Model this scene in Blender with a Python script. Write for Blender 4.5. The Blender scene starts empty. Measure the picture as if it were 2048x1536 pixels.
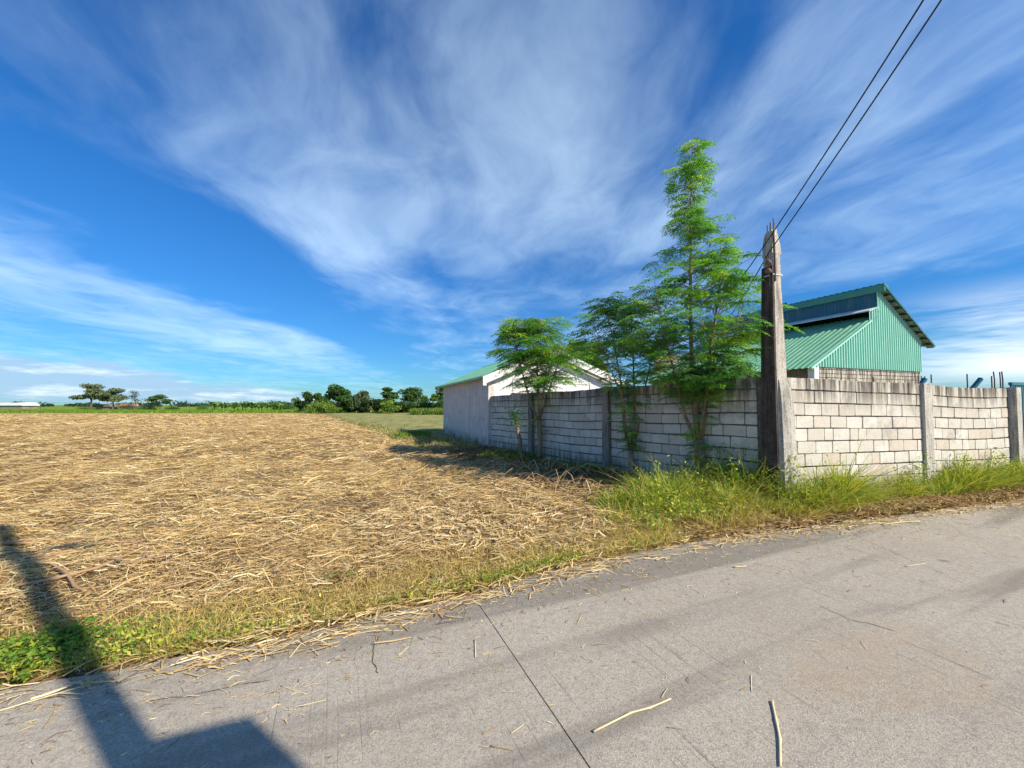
import bpy, math, random
import numpy as np
from mathutils import Vector, Matrix
R = math.radians
random.seed(7); RNG = np.random.default_rng(7)
SC = bpy.context.scene; COL = SC.collection

# ------------------------------------------------------------------ camera
F = 760.0; PX = 1024.0; HOR = 810.0; PITCH = R(2.05); CAMZ = 1.6
PY = HOR - F * math.tan(PITCH)
cd = bpy.data.cameras.new('camera'); cam = bpy.data.objects.new('camera', cd); COL.objects.link(cam)
cam.location = (0, 0, CAMZ); cam.rotation_euler = (R(90) + PITCH, 0, 0)
cd.sensor_width = 36; cd.lens = 36 * F / 2048; cd.shift_y = (PY - 768) / 2048
cd.clip_start = 0.05; cd.clip_end = 8000
SC.camera = cam
SC.cycles.max_bounces = 5; SC.cycles.diffuse_bounces = 3; SC.cycles.glossy_bounces = 2; SC.cycles.transmission_bounces = 3
SC.cycles.use_adaptive_sampling = True; SC.cycles.adaptive_threshold = .03
def ray(x, y):
    u = (x - PX) / F; v = (PY - y) / F; c, s = math.cos(PITCH), math.sin(PITCH)
    return Vector((u, c - v * s, s + v * c))
def G(x, y, z=0.0):
    d = ray(x, y); t = (z - CAMZ) / d.z; return Vector((d.x * t, d.y * t, z))
def P(x, y, Y):
    d = ray(x, y); t = Y / d.y; return Vector((d.x * t, Y, CAMZ + d.z * t))

# ------------------------------------------------------------------ light
SUN_AZ, SUN_EL = 123.0, 38.0
sdir = Vector((math.sin(R(SUN_AZ)) * math.cos(R(SUN_EL)), math.cos(R(SUN_AZ)) * math.cos(R(SUN_EL)), math.sin(R(SUN_EL))))
sl = bpy.data.lights.new('sun', 'SUN'); sl.energy = 4.0; sl.angle = R(0.53); sl.color = (1.0, 0.90, 0.74)
so = bpy.data.objects.new('sun', sl); COL.objects.link(so); so.location = (30, -20, 30)
so.rotation_euler = (-sdir).to_track_quat('-Z', 'Y').to_euler()
SC.view_settings.view_transform = 'Standard'; SC.view_settings.look = 'None'
SC.view_settings.exposure = 0.78; SC.view_settings.gamma = 1.0; SC.view_settings.use_curve_mapping = False

class NT:
    """tiny node-expression helper"""
    def __init__(s, tree): s.t = tree; s.n = tree.nodes; s.l = tree.links
    def put(s, sock, v):
        if v is None: return
        if hasattr(v, 'is_output'): s.l.new(v, sock)
        else:
            if isinstance(v, (tuple, list)) and sock.type == 'RGBA' and len(v) == 3: v = (*v, 1)
            sock.default_value = v
    def m(s, op, a, b=None, c=None, clamp=False):
        n = s.n.new('ShaderNodeMath'); n.operation = op; n.use_clamp = clamp
        for i, v in enumerate((a, b, c)): s.put(n.inputs[i], v)
        return n.outputs[0]
    def vm(s, op, a, b=None):
        n = s.n.new('ShaderNodeVectorMath'); n.operation = op
        s.put(n.inputs[0], a); s.put(n.inputs[1], b)
        return n.outputs['Value'] if op in ('LENGTH', 'DOT_PRODUCT') else n.outputs[0]
    def sep(s, v):
        n = s.n.new('ShaderNodeSeparateXYZ'); s.put(n.inputs[0], v); return n.outputs
    def comb(s, x, y, z):
        n = s.n.new('ShaderNodeCombineXYZ')
        for i, v in enumerate((x, y, z)): s.put(n.inputs[i], v)
        return n.outputs[0]
    def noise(s, vec, scale=5, detail=4, rough=.55, dist=0, out=0):
        n = s.n.new('ShaderNodeTexNoise'); s.put(n.inputs['Vector'], vec)
        n.inputs['Scale'].default_value = scale; n.inputs['Detail'].default_value = detail
        n.inputs['Roughness'].default_value = rough; n.inputs['Distortion'].default_value = dist
        return n.outputs[out]
    def ramp(s, f, stops, interp='LINEAR'):
        n = s.n.new('ShaderNodeValToRGB'); s.put(n.inputs[0], f); e = n.color_ramp.elements
        n.color_ramp.interpolation = interp
        while len(e) < len(stops): e.new(0.5)
        for i, (p, c) in enumerate(stops):
            e[i].position = p
            if isinstance(c, (int, float)): c = (c, c, c)
            e[i].color = (*c, 1)
        return n.outputs[0]
    def mix(s, f, a, b, mode='MIX'):
        n = s.n.new('ShaderNodeMix'); n.data_type = 'RGBA'; n.blend_type = mode
        s.put(n.inputs[0], f); s.put(n.inputs[6], a); s.put(n.inputs[7], b); return n.outputs[2]
    def sstep(s, f, lo, hi):
        n = s.n.new('ShaderNodeMapRange'); n.interpolation_type = 'SMOOTHSTEP'
        s.put(n.inputs[0], f); s.put(n.inputs[1], lo); s.put(n.inputs[2], hi); return n.outputs[0]
    def map(s, v, scale=(1, 1, 1), rot=(0, 0, 0), loc=(0, 0, 0)):
        n = s.n.new('ShaderNodeMapping'); s.put(n.inputs[0], v)
        n.inputs['Scale'].default_value = scale; n.inputs['Rotation'].default_value = rot; n.inputs['Location'].default_value = loc
        return n.outputs[0]
    def pos(s): return s.n.new('ShaderNodeNewGeometry').outputs['Position']
    def obj(s): return s.n.new('ShaderNodeTexCoord').outputs['Object']
    def rand(s): return s.n.new('ShaderNodeObjectInfo').outputs['Random']
    def attr(s, name): 
        n = s.n.new('ShaderNodeAttribute'); n.attribute_name = name; return n.outputs
    def bump(s, h, strength=.5, dist=.01):
        n = s.n.new('ShaderNodeBump'); s.put(n.inputs['Height'], h)
        n.inputs['Strength'].default_value = strength; n.inputs['Distance'].default_value = dist
        return n.outputs[0]

# ------------------------------------------------------------------ sky
def make_world():
    w = bpy.data.worlds.new('World'); SC.world = w; w.use_nodes = True
    w.cycles.sampling_method = 'MANUAL'; w.cycles.sample_map_resolution = 256
    t = NT(w.node_tree); t.n.clear()
    out = t.n.new('ShaderNodeOutputWorld'); bg = t.n.new('ShaderNodeBackground')
    STR = 0.125
    bg.inputs[1].default_value = STR
    sky = t.n.new('ShaderNodeTexSky'); sky.sky_type = 'NISHITA'; sky.sun_disc = False
    sky.sun_elevation = R(SUN_EL); sky.sun_rotation = R(SUN_AZ); sky.air_density = 1.0; sky.dust_density = 0.4; sky.ozone_density = 2.0
    hsv = t.n.new('ShaderNodeHueSaturation'); hsv.inputs['Saturation'].default_value = 1.3; hsv.inputs['Value'].default_value = 1.0
    t.l.new(sky.outputs[0], hsv.inputs['Color'])
    base = t.mix(1.0, hsv.outputs[0], (.30, .58, .78), 'MULTIPLY')   # deep tropical blue
    d = t.n.new('ShaderNodeTexCoord').outputs['Generated']
    x, y, z = t.sep(d)
    zc = t.m('MAXIMUM', z, 0.0); zz = t.m('ADD', zc, 0.035)
    px = t.m('DIVIDE', x, zz); py = t.m('DIVIDE', y, zz)
    base = t.mix(t.sstep(z, .0, .42), t.mix(1.0, base, (.60, .66, .74), 'MULTIPLY'), t.mix(1.0, base, (.90, .93, .95), 'MULTIPLY'))
    # cirrus layer in its own plane: streaks run away from the viewer
    wv = t.comb(t.m('MULTIPLY', px, .55), t.m('MULTIPLY', py, .5), 3.1)
    wn = t.n.new('ShaderNodeTexNoise'); t.l.new(wv, wn.inputs['Vector']); wn.inputs['Scale'].default_value = 1.0; wn.inputs['Detail'].default_value = 3
    wr_, wg_, wb_ = t.sep(wn.outputs['Color'])
    wx = t.m('ADD', t.m('ADD', px, t.m('MULTIPLY', t.m('SUBTRACT', wr_, .5), 1.3)), t.m('MULTIPLY', py, .06))
    wy = t.m('ADD', py, t.m('MULTIPLY', t.m('SUBTRACT', wg_, .5), 1.6))
    streak = t.noise(t.comb(t.m('MULTIPLY', wx, 1.25), t.m('MULTIPLY', wy, .72), 1.7), 1.0, 5, .52, .2)
    puff = t.noise(t.comb(t.m('MULTIPLY', wx, 3.4), t.m('MULTIPLY', wy, 2.3), 9.7), 1.0, 5, .56, .25)
    fine = t.noise(t.comb(t.m('MULTIPLY', wx, 9.0), t.m('MULTIPLY', wy, 3.6), 4.4), 1.0, 5, .64, .4)
    band = t.ramp(t.m('MULTIPLY_ADD', wx, .1, .5), [(0, .45), (.18, .60), (.25, .50), (.305, .16), (.36, .24), (.405, .46), (.44, .54), (.475, .42),
                                                      (.505, .56), (.545, .42), (.60, .62), (.72, .62), (.80, .40), (.92, .42), (1, .5)], 'EASE')
    dens = t.m('ADD', t.m('MULTIPLY', streak, .62), t.m('MULTIPLY', puff, .48))
    dens = t.m('ADD', dens, t.m('MULTIPLY', fine, .13)); dens = t.m('ADD', dens, t.m('MULTIPLY', band, .46))
    for cx, cy, rx, ry, amt in ((-.70, 2.1, .32, 1.0, .22), (.05, 1.5, .40, .7, .20), (1.5, 1.9, 1.1, 1.0, .10), (-3.0, 4.2, .7, 2.6, .22), (-1.55, 2.1, .30, 1.0, -.22), (.55, 1.25, .22, .35, -.15), (3.3, 3.2, 1.2, .8, -.22)):
        r2 = t.m('ADD', t.m('POWER', t.m('DIVIDE', t.m('SUBTRACT', wx, cx), rx), 2.0), t.m('POWER', t.m('DIVIDE', t.m('SUBTRACT', wy, cy), ry), 2.0))
        dens = t.m('ADD', dens, t.m('MULTIPLY', t.m('SUBTRACT', 1.0, t.sstep(r2, 0.0, 2.2)), amt))
    cir = t.sstep(dens, .68, 1.42)
    cir = t.m('MULTIPLY', cir, .60)
    col = t.mix(cir, base, (4.2, 5.5, 6.6))
    # cumulus bank low over the plain
    az = t.m('ARCTAN2', x, y)
    cn = t.noise(t.comb(t.m('MULTIPLY', az, 7.0), t.m('MULTIPLY', z, 34.0), 5.3), 1.0, 6, .58, .3)
    top = t.m('MULTIPLY_ADD', az, -.13, -.035)          # bank rises to the left
    top = t.m('ADD', t.m('MINIMUM', t.m('MAXIMUM', top, -.05), .085), t.m('MULTIPLY', t.m('SUBTRACT', cn, .5), .075))
    bank = t.m('MULTIPLY', t.sstep(t.m('SUBTRACT', top, z), -.006, .016), t.sstep(z, -.01, .02))
    bank = t.m('MULTIPLY', bank, .85)
    cn2 = t.noise(t.comb(t.m('MULTIPLY', az, 11.0), t.m('MULTIPLY', z, 60.0), 2.3), 1.0, 6, .6, .2)
    rim = t.m('SUBTRACT', 1.0, t.sstep(t.m('SUBTRACT', top, z), .0, .03)); lit = t.sstep(t.m('ADD', cn2, t.m('MULTIPLY', rim, .08)), .48, .74)
    bcol = t.mix(lit, (2.1, 3.1, 4.3), (4.6, 5.2, 5.8))
    col = t.mix(bank, col, bcol)
    # bright veil low on the right
    rv = t.m('MULTIPLY', t.sstep(az, .72, .95), t.m('MULTIPLY', t.sstep(z, .02, .07), t.m('SUBTRACT', 1.0, t.sstep(z, .10, .22))))
    cn3 = t.noise(t.comb(t.m('MULTIPLY', az, 3.0), t.m('MULTIPLY', z, 20.0), 8.3), 1.0, 5, .6, .4)
    col = t.mix(t.m('MULTIPLY', rv, t.sstep(cn3, .36, .62)), col, (5.4, 5.9, 6.3))
    t.l.new(col, bg.inputs[0]); t.l.new(bg.outputs[0], out.inputs[0])
make_world()

# ------------------------------------------------------------------ helpers
def tag(o, label=None, cat=None, group=None, kind=None):
    if label: o['label'] = label
    if cat: o['category'] = cat
    if group: o['group'] = group
    if kind: o['kind'] = kind
    return o
def empty(name, loc=(0, 0, 0), rz=0.0, **k):
    o = bpy.data.objects.new(name, None); COL.objects.link(o); o.location = loc; o.rotation_euler = (0, 0, rz); o.empty_display_size = .2
    return tag(o, **k)
def link(name, me, mat=None, parent=None, **k):
    if mat is not None and len(me.materials) == 0: me.materials.append(mat)
    o = bpy.data.objects.new(name, me); COL.objects.link(o)
    if parent: o.parent = parent
    return tag(o, **k)
def mesh(name, v, f, smooth=False):
    me = bpy.data.meshes.new(name); me.from_pydata([tuple(map(float, p)) for p in v], [], [tuple(map(int, q)) for q in f]); me.update()
    if smooth: me.shade_smooth()
    return me
def npmesh(name, V, Q, tint=None, smooth=False):
    """V (n,3), Q (m,k) constant-size polygons, tint (n,3) per vertex"""
    me = bpy.data.meshes.new(name); n, (mm, k) = len(V), Q.shape
    me.vertices.add(n); me.vertices.foreach_set('co', np.ascontiguousarray(V, np.float32).ravel())
    me.loops.add(mm * k); me.loops.foreach_set('vertex_index', np.ascontiguousarray(Q, np.int32).ravel())
    me.polygons.add(mm); me.polygons.foreach_set('loop_start', np.arange(0, mm * k, k, dtype=np.int32))
    me.polygons.foreach_set('loop_total', np.full(mm, k, np.int32))
    if tint is not None:
        a = me.color_attributes.new('tint', 'FLOAT_COLOR', 'POINT')
        c = np.ones((n, 4), np.float32); c[:, :3] = tint; a.data.foreach_set('color', c.ravel())
    me.update(calc_edges=True)
    if smooth: me.shade_smooth()
    return me
class MB:
    def __init__(s): s.v = []; s.f = []
    def add(s, v, f): b = len(s.v); s.v += [tuple(p) for p in v]; s.f += [tuple(i + b for i in q) for q in f]; return s
    def box(s, x0, x1, y0, y1, z0, z1, M=None):
        v = [Vector(p) for p in ((x0, y0, z0), (x1, y0, z0), (x1, y1, z0), (x0, y1, z0), (x0, y0, z1), (x1, y0, z1), (x1, y1, z1), (x0, y1, z1))]
        if M: v = [M @ p for p in v]
        return s.add(v, [(0, 3, 2, 1), (4, 5, 6, 7), (0, 1, 5, 4), (1, 2, 6, 5), (2, 3, 7, 6), (3, 0, 4, 7)])
    def prism(s, pts, a, b):
        """pts: list of (x,z) counter-clockwise seen from -y, extruded y=a..b"""
        n = len(pts); v = [(x, a, z) for x, z in pts] + [(x, b, z) for x, z in pts]
        return s.add(v, [tuple(range(n)), tuple(range(2 * n - 1, n - 1, -1))] + [(i, n + i, n + (i + 1) % n, (i + 1) % n) for i in range(n)])
    def tube(s, pts, rads, n=6, cap=True):
        pts = [Vector(p) for p in pts]; rings = []; up = Vector((.13, .31, .94))
        for i, p in enumerate(pts):
            t = (pts[min(i + 1, len(pts) - 1)] - pts[max(i - 1, 0)]).normalized()
            if abs(t.dot(up)) > .97: up = Vector((1, 0, 0))
            a = t.cross(up).normalized(); b = t.cross(a).normalized()
            r = rads[i] if hasattr(rads, '__len__') else rads
            rings.append([p + a * (r * math.cos(2 * math.pi * j / n)) + b * (r * math.sin(2 * math.pi * j / n)) for j in range(n)])
        v = [q for rr in rings for q in rr]; f = []
        for i in range(len(pts) - 1):
            for j in range(n): f.append((i * n + j, i * n + (j + 1) % n, (i + 1) * n + (j + 1) % n, (i + 1) * n + j))
        if cap: f += [tuple(range(n - 1, -1, -1)), tuple((len(pts) - 1) * n + j for j in range(n))]
        return s.add(v, f)
    def build(s, name, mat, parent=None, smooth=False, **k):
        return link(name, mesh(name, s.v, s.f, smooth), mat, parent, **k)

def mat(name, fn, rough=.8, spec=.3):
    m = bpy.data.materials.new(name); m.use_nodes = True; t = NT(m.node_tree)
    b = t.n['Principled BSDF']; b.inputs['Roughness'].default_value = rough; b.inputs['Specular IOR Level'].default_value = spec
    r = fn(t, b)
    if r is not None: t.put(b.inputs['Base Color'], r)
    return m
def leafmat(name, colfn, trans=.35, rough=.5):
    m = bpy.data.materials.new(name); m.use_nodes = True; t = NT(m.node_tree)
    b = t.n['Principled BSDF']; b.inputs['Roughness'].default_value = rough; b.inputs['Specular IOR Level'].default_value = .25
    c = colfn(t); t.put(b.inputs['Base Color'], c)
    tr = t.n.new('ShaderNodeBsdfTranslucent'); t.put(tr.inputs[0], t.mix(1.0, c, (1.25, 1.2, .55), 'MULTIPLY'))
    mx = t.n.new('ShaderNodeMixShader'); mx.inputs[0].default_value = trans
    t.l.new(b.outputs[0], mx.inputs[1]); t.l.new(tr.outputs[0], mx.inputs[2])
    t.l.new(mx.outputs[0], t.n['Material Output'].inputs[0]); return m

# ------------------------------------------------------------------ materials
def _conc_block(t, b):
    p = t.pos(); n1 = t.noise(p, 3.0, 5, .6); n2 = t.noise(p, 60, 4, .7); r = t.rand()
    base = t.ramp(r, [(0, (.55, .50, .41)), (.3, (.66, .62, .53)), (.65, (.72, .69, .61)), (.85, (.60, .50, .40)), (1, (.74, .72, .66))])
    c = t.mix(t.sstep(n1, .35, .7), base, (.60, .56, .48)); c = t.mix(t.m('MULTIPLY', t.sstep(n2, .46, .70), .6), c, (.36, .32, .26)); n9 = t.noise(p, 9, 5, .7); c = t.mix(t.m('MULTIPLY', t.sstep(n9, .55, .72), .5), c, (.40, .34, .26))
    sm = t.noise(p, 2.2, 6, .72, .4); c = t.mix(t.m('MULTIPLY', t.sstep(sm, .53, .68), .6), c, (.33, .30, .25))
    x, y, z = t.sep(p)
    st = t.noise(t.comb(t.m('MULTIPLY', x, 9), t.m('MULTIPLY', y, 9), t.m('MULTIPLY', z, .8)), 1.0, 5, .65)
    mk = t.m('MULTIPLY', t.sstep(z, 1.35, 1.98), t.sstep(st, .34, .60))
    c = t.mix(t.m('MULTIPLY', mk, .9), c, (.075, .064, .05))
    lo = t.m('MULTIPLY', t.m('SUBTRACT', 1.0, t.sstep(z, .18, .5)), t.sstep(st, .3, .6))
    c = t.mix(t.m('MULTIPLY', lo, .65), c, (.12, .10, .075))
    t.put(b.inputs['Normal'], t.bump(t.m('ADD', n2, t.m('MULTIPLY', t.noise(p, 18, 3), .8)), .55, .012)); return c
M_BLOCK = mat('weathered_concrete_block', _conc_block, .95, .1)
def _mortar(t, b):
    p = t.pos(); c = t.ramp(t.noise(p, 12, 5, .65), [(.3, (.09, .08, .068)), (.7, (.24, .215, .18))])
    t.put(b.inputs['Normal'], t.bump(t.noise(p, 70, 4), .6, .01)); return c
M_MORTAR = mat('dark_mortar', _mortar, .95, .1)
def _oldconc(lo, hi, dark):
    def f(t, b):
        p = t.pos(); x, y, z = t.sep(p)
        n = t.noise(p, 5, 6, .65); n2 = t.noise(p, 45, 4, .7)
        st = t.noise(t.comb(t.m('MULTIPLY', x, 14), t.m('MULTIPLY', y, 14), t.m('MULTIPLY', z, 1.2)), 1.0, 5, .65)
        c = t.mix(t.sstep(n, .3, .7), lo, hi); c = t.mix(t.m('MULTIPLY', t.sstep(st, .45, .68), .7), c, dark)
        c = t.mix(t.m('MULTIPLY', t.sstep(n2, .5, .66), .75), c, dark)
        t.put(b.inputs['Normal'], t.bump(t.m('ADD', n2, n), .7, .02)); return c
    return f
M_POLE = mat('old_cast_concrete', _oldconc((.50, .45, .385), (.62, .57, .49), (.13, .11, .09)), .95, .1)
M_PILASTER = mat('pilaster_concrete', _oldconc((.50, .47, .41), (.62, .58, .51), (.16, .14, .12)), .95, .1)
M_PILDARK = mat('dark_pilaster', _oldconc((.26, .235, .20), (.36, .33, .28), (.07, .06, .05)), .95, .1)  # darker concrete tone for the field wall's pilasters
M_POLESHADE = mat('shaded_pole_face', _oldconc((.085, .066, .055), (.15, .12, .10), (.025, .02, .017)), .95, .1)  # pole concrete with the shade of its field side put into the colour
def _plaster(t, b):
    p = t.pos(); x, y, z = t.sep(p); n = t.noise(p, 2.2, 6, .7); n2 = t.noise(p, 16, 5, .72)
    st = t.noise(t.comb(t.m('MULTIPLY', x, 6), t.m('MULTIPLY', y, 6), t.m('MULTIPLY', z, 1.6)), 1.0, 5, .7, .6)
    c = t.mix(t.sstep(n, .3, .7), (.58, .54, .49), (.72, .68, .62)); c = t.mix(t.m('MULTIPLY', t.sstep(n2, .50, .66), .65), c, (.30, .27, .235)); c = t.mix(t.m('MULTIPLY', t.sstep(st, .52, .70), .55), c, (.33, .30, .26))
    c = t.mix(t.m('MULTIPLY', t.m('SUBTRACT', 1.0, t.sstep(z, .05, .55)), t.sstep(n, .3, .6)), c, (.19, .18, .12))
    t.put(b.inputs['Normal'], t.bump(t.m('ADD', n2, n), .6, .02)); return c
M_PLASTER = mat('grey_cement_plaster', _plaster, .95, .1)
M_COLLAR = mat('pale_mortar_patch', _oldconc((.48, .45, .39), (.60, .56, .49), (.10, .09, .075)), .95, .1)
def _white(t, b):
    n = t.noise(t.pos(), 3, 5, .6); return t.ramp(n, [(.3, (.70, .70, .69)), (.6, (.82, .82, .81))])
M_WHITE = mat('white_painted_plaster', _white, .7, .3)
def _sheet(col, dirt):
    def f(t, b):
        n = t.noise(t.pos(), 1.2, 5, .6); c = t.mix(t.sstep(n, .35, .75), col, dirt); x, y, z = t.sep(t.pos())
        sk = t.noise(t.comb(t.m('MULTIPLY', x, 3.5), t.m('MULTIPLY', y, 3.5), t.m('MULTIPLY', z, .35)), 1.0, 4, .65); c = t.mix(t.m('MULTIPLY', t.sstep(sk, .54, .74), .28), c, (.30, .27, .22)); return c
    return f
M_GREENROOF = mat('green_painted_roofing', _sheet((.13, .36, .20), (.19, .41, .25)), .42, .5)
M_GREENWALL = mat('sea_green_painted_sheet', _sheet((.30, .64, .50), (.36, .66, .54)), .42, .5)
M_RIDGE = mat('deep_green_ridge_sheet', _sheet((.04, .26, .22), (.06, .29, .24)), .42, .5)
M_TEAL = mat('dark_teal_and_shaded_sheet', _sheet((.015, .12, .16), (.025, .145, .18)), .4, .5)  # the gate's own teal; on the barn monitor it stands for shaded green
M_LEDGE = mat('bare_galvanised_edge', _sheet((.72, .76, .74), (.55, .60, .57)), .4, .5)
M_DARKSTEEL = mat('dark_rusty_steel', _sheet((.09, .07, .06), (.13, .075, .05)), .7, .3)
M_PURLIN = mat('dusty_underside_steel', _sheet((.28, .24, .20), (.18, .15, .12)), .7, .3)
M_WIRE = mat('black_wire_sheath', lambda t, b: (.02, .02, .025), .5, .4)
M_BROWNWALL = mat('brown_grey_render', _oldconc((.22, .17, .13), (.28, .22, .17), (.14, .11, .09)), .95, .1)
M_BARK = mat('pale_brown_bark', _oldconc((.30, .22, .14), (.40, .32, .20), (.13, .09, .06)), .9, .15)
M_FARBARK = mat('far_tree_bark', lambda t, b: (.16, .12, .09), .9, .1)
M_PORCELAIN = mat('brown_porcelain', lambda t, b: (.18, .10, .07), .35, .5)
M_FARROOF = mat('far_white_sheet_roof', lambda t, b: (.8, .8, .8), .5, .4)
M_FARRED = mat('far_rusty_roof', lambda t, b: (.42, .22, .17), .7, .3)
def _tint(t, amt=.35):
    c = t.attr('tint')[0]; n = t.noise(t.pos(), 9, 2); return t.mix(t.m('MULTIPLY', n, amt), c, (0, 0, 0))
M_STRAW = leafmat('dry_straw', lambda t: _tint(t, .25), .12, .75)
M_GRASS = leafmat('grass_blade', lambda t: _tint(t, .2), .35, .6)
M_LEAF = leafmat('feathery_leaflets', lambda t: _tint(t, .15), .45, .42)
M_FARLEAF = leafmat('far_foliage', lambda t: _tint(t, .3), .25, .6)
def _road(t, b):
    p = t.pos(); q = t.map(p, rot=(0, 0, R(-24.4)))   # x along the road, y across
    qx, qy, qz = t.sep(q)
    n1 = t.noise(p, .55, 5, .6); n2 = t.noise(p, 5, 6, .7); n3 = t.noise(p, 55, 4, .75); n4 = t.noise(p, 150, 3, .7)
    c = t.ramp(n1, [(.25, (.33, .29, .232)), (.5, (.39, .345, .278)), (.75, (.45, .40, .325))])
    n22 = t.noise(p, 22, 5, .72); c = t.mix(t.m('MULTIPLY', t.sstep(n2, .50, .74), .5), c, (.23, .20, .16)); c = t.mix(t.m('MULTIPLY', t.sstep(n22, .50, .70), .5), c, (.20, .175, .14)); c = t.mix(t.m('MULTIPLY', t.sstep(n22, .50, .30), .35), c, (.60, .54, .44))
    c = t.mix(t.m('MULTIPLY', t.sstep(n3, .47, .64), .62), c, (.20, .178, .145))
    c = t.mix(t.m('MULTIPLY', t.sstep(n4, .50, .62), .5), c, (.62, .56, .47))
    n5 = t.noise(p, 95, 2, .5); c = t.mix(t.m('MULTIPLY', t.sstep(n5, .55, .68), .42), c, (.16, .142, .118))
    # long tyre-polished bands and dust along the road
    tr = t.noise(t.comb(t.m('MULTIPLY', qx, .13), t.m('MULTIPLY', qy, 1.5), 2.0), 1.0, 4, .62, .3)
    c = t.mix(t.m('MULTIPLY', t.sstep(tr, .50, .66), .62), c, (.15, .136, .115))
    du = t.noise(t.comb(t.m('MULTIPLY', qx, .5), t.m('MULTIPLY', qy, 1.1), 7.0), 1.0, 5, .65, .3)
    c = t.mix(t.m('MULTIPLY', t.sstep(du, .57, .76), .38), c, (.40, .28, .165))
    sp = t.noise(p, 2.6, 3, .5); c = t.mix(t.m('MULTIPLY', t.sstep(sp, .70, .76), .6), c, (.10, .095, .085))
    # tining grooves across the road: broken, hardly regular
    wob = t.m('ADD', t.m('MULTIPLY', qx, 40.0), t.m('MULTIPLY', t.noise(p, .8, 2), 1.2))
    ln = t.noise(t.comb(wob, t.m('MULTIPLY', qy, .35), 0.0), 1.0, 3, .6)
    gr = t.sstep(ln, .56, .72)
    on = t.sstep(t.noise(p, 1.3, 4, .65), .42, .62)
    depth = t.m('MULTIPLY', gr, on)
    c = t.mix(t.m('MULTIPLY', depth, .5), c, (.15, .135, .11))
    h = t.m('SUBTRACT', t.m('ADD', t.m('MULTIPLY', n3, .8), t.m('MULTIPLY', n4, .7)), t.m('MULTIPLY', depth, .7))
    t.put(b.inputs['Normal'], t.bump(h, .7, .008)); return c
M_ROAD = mat('tined_road_concrete', _road, .9, .2)
def _ground(t, b):
    p = t.pos(); z = t.attr('tint')[0]; zr, zg, zb = t.sep(z)
    q = t.map(p, rot=(0, 0, R(30)))                    # rows run along q.y
    qx, qy, qz = t.sep(q)
    n = t.noise(p, 1.1, 6, .65); n2 = t.noise(p, 14, 5, .7)
    fib = t.noise(t.comb(t.m('MULTIPLY', qx, 10), t.m('MULTIPLY', qy, 28), 0), 1.0, 5, .7, .6)
    soil = t.ramp(n2, [(.3, (.10, .062, .036)), (.7, (.22, .145, .085))])
    straw = t.ramp(fib, [(.30, (.13, .08, .04)), (.47, (.40, .27, .12)), (.68, (.70, .51, .24))])
    row = t.noise(t.comb(t.m('MULTIPLY', qx, .75), t.m('MULTIPLY', qy, .05), 4), 1.0, 4, .6, .2)
    straw = t.mix(t.m('MULTIPLY', t.sstep(row, .50, .68), .55), straw, (.21, .145, .09))
    straw = t.mix(t.m('MULTIPLY', t.sstep(n, .55, .75), .35), straw, (.34, .235, .13))
    c = t.mix(zr, soil, straw)
    gn = t.noise(p, .25, 5, .65); gf = t.noise(p, 2.5, 5, .7)
    green = t.mix(t.sstep(gn, .35, .65), (.13, .22, .025), (.22, .30, .04)); green = t.mix(t.m('MULTIPLY', t.sstep(gf, .4, .7), .5), green, (.08, .14, .02))
    c = t.mix(zg, c, green)
    pale = t.ramp(t.noise(t.map(p, scale=(1, .3, 1)), 1.1, 7, .8), [(.36, (.10, .13, .035)), (.50, (.27, .26, .10)), (.70, (.42, .37, .17))])
    c = t.mix(zb, c, pale)
    t.put(b.inputs['Normal'], t.bump(t.m('ADD', fib, n2), .8, .05)); return c
M_GROUND = mat('stubble_ground', _ground, .95, .05)

# ------------------------------------------------------------------ layout numbers
EDGE = np.array([[-60, -22], [-12, -2.2]] + [[G(x, y).x, G(x, y).y] for x, y in
       ((-140, 1392), (0, 1366), (150, 1347), (300, 1318), (480, 1290), (640, 1255), (800, 1215), (945, 1183), (1100, 1142), (1250, 1107), (1400, 1080), (1550, 1060), (1700, 1042), (1850, 1022), (2048, 998))] + [[16.0, 8.6], [60, 20.5]])
def edge(x): return np.interp(x, EDGE[:, 0], EDGE[:, 1])
WC = Vector((4.28, 6.36, 0)); WL_DIR = Vector((-.5375, .8433, 0)).normalized(); WL_LEN = 9.5
WR0 = Vector((4.42, 6.22, 0)); WR1 = Vector((10.38, 8.02, 0)); WR_DIR = (WR1 - WR0).normalized(); WR_LEN = (WR1 - WR0).length
def wl_side(x, y):  # >0 on the field side of the left wall
    return (x - WC.x) * (-WL_DIR.y) - (y - WC.y) * (-WL_DIR.x)
FE = 76.0
B0x, B0y = G(640, 828).x, G(640, 828).y; B1x, B1y = G(838, 903).x, G(838, 903).y
def plot_side(x, y):  # >0: right of the boundary strip (the paler plot)
    t = (y - B1y) / (B0y - B1y); return x - (B1x + (B0x - B1x) * t)
def gz(x, y):
    """ground height"""
    x = np.asarray(x, float); y = np.asarray(y, float)
    d = y - edge(x)
    h = np.where(d > 0, -.02 + .03 * np.sin(x * 1.7 + y * .9) * np.cos(y * 1.3 - x * .6) * np.clip(d, 0, 1), -.22)
    qx = x * math.cos(R(30)) + y * math.sin(R(30))
    h = h + np.where(d > .8, .035 * np.sin(qx * 2 * math.pi / 1.15) * np.clip((d - .8) / 2, 0, 1) * (y < FE) * (wl_side(x, y) > 0), 0)
    h = h + .05 * np.exp(-((x + .86) ** 2 / .9 + (y - 5.2) ** 2 / .5)) + .05 * np.exp(-((x + 4.2) ** 2 / .8 + (y - 3.6) ** 2 / .25))
    return h

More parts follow.
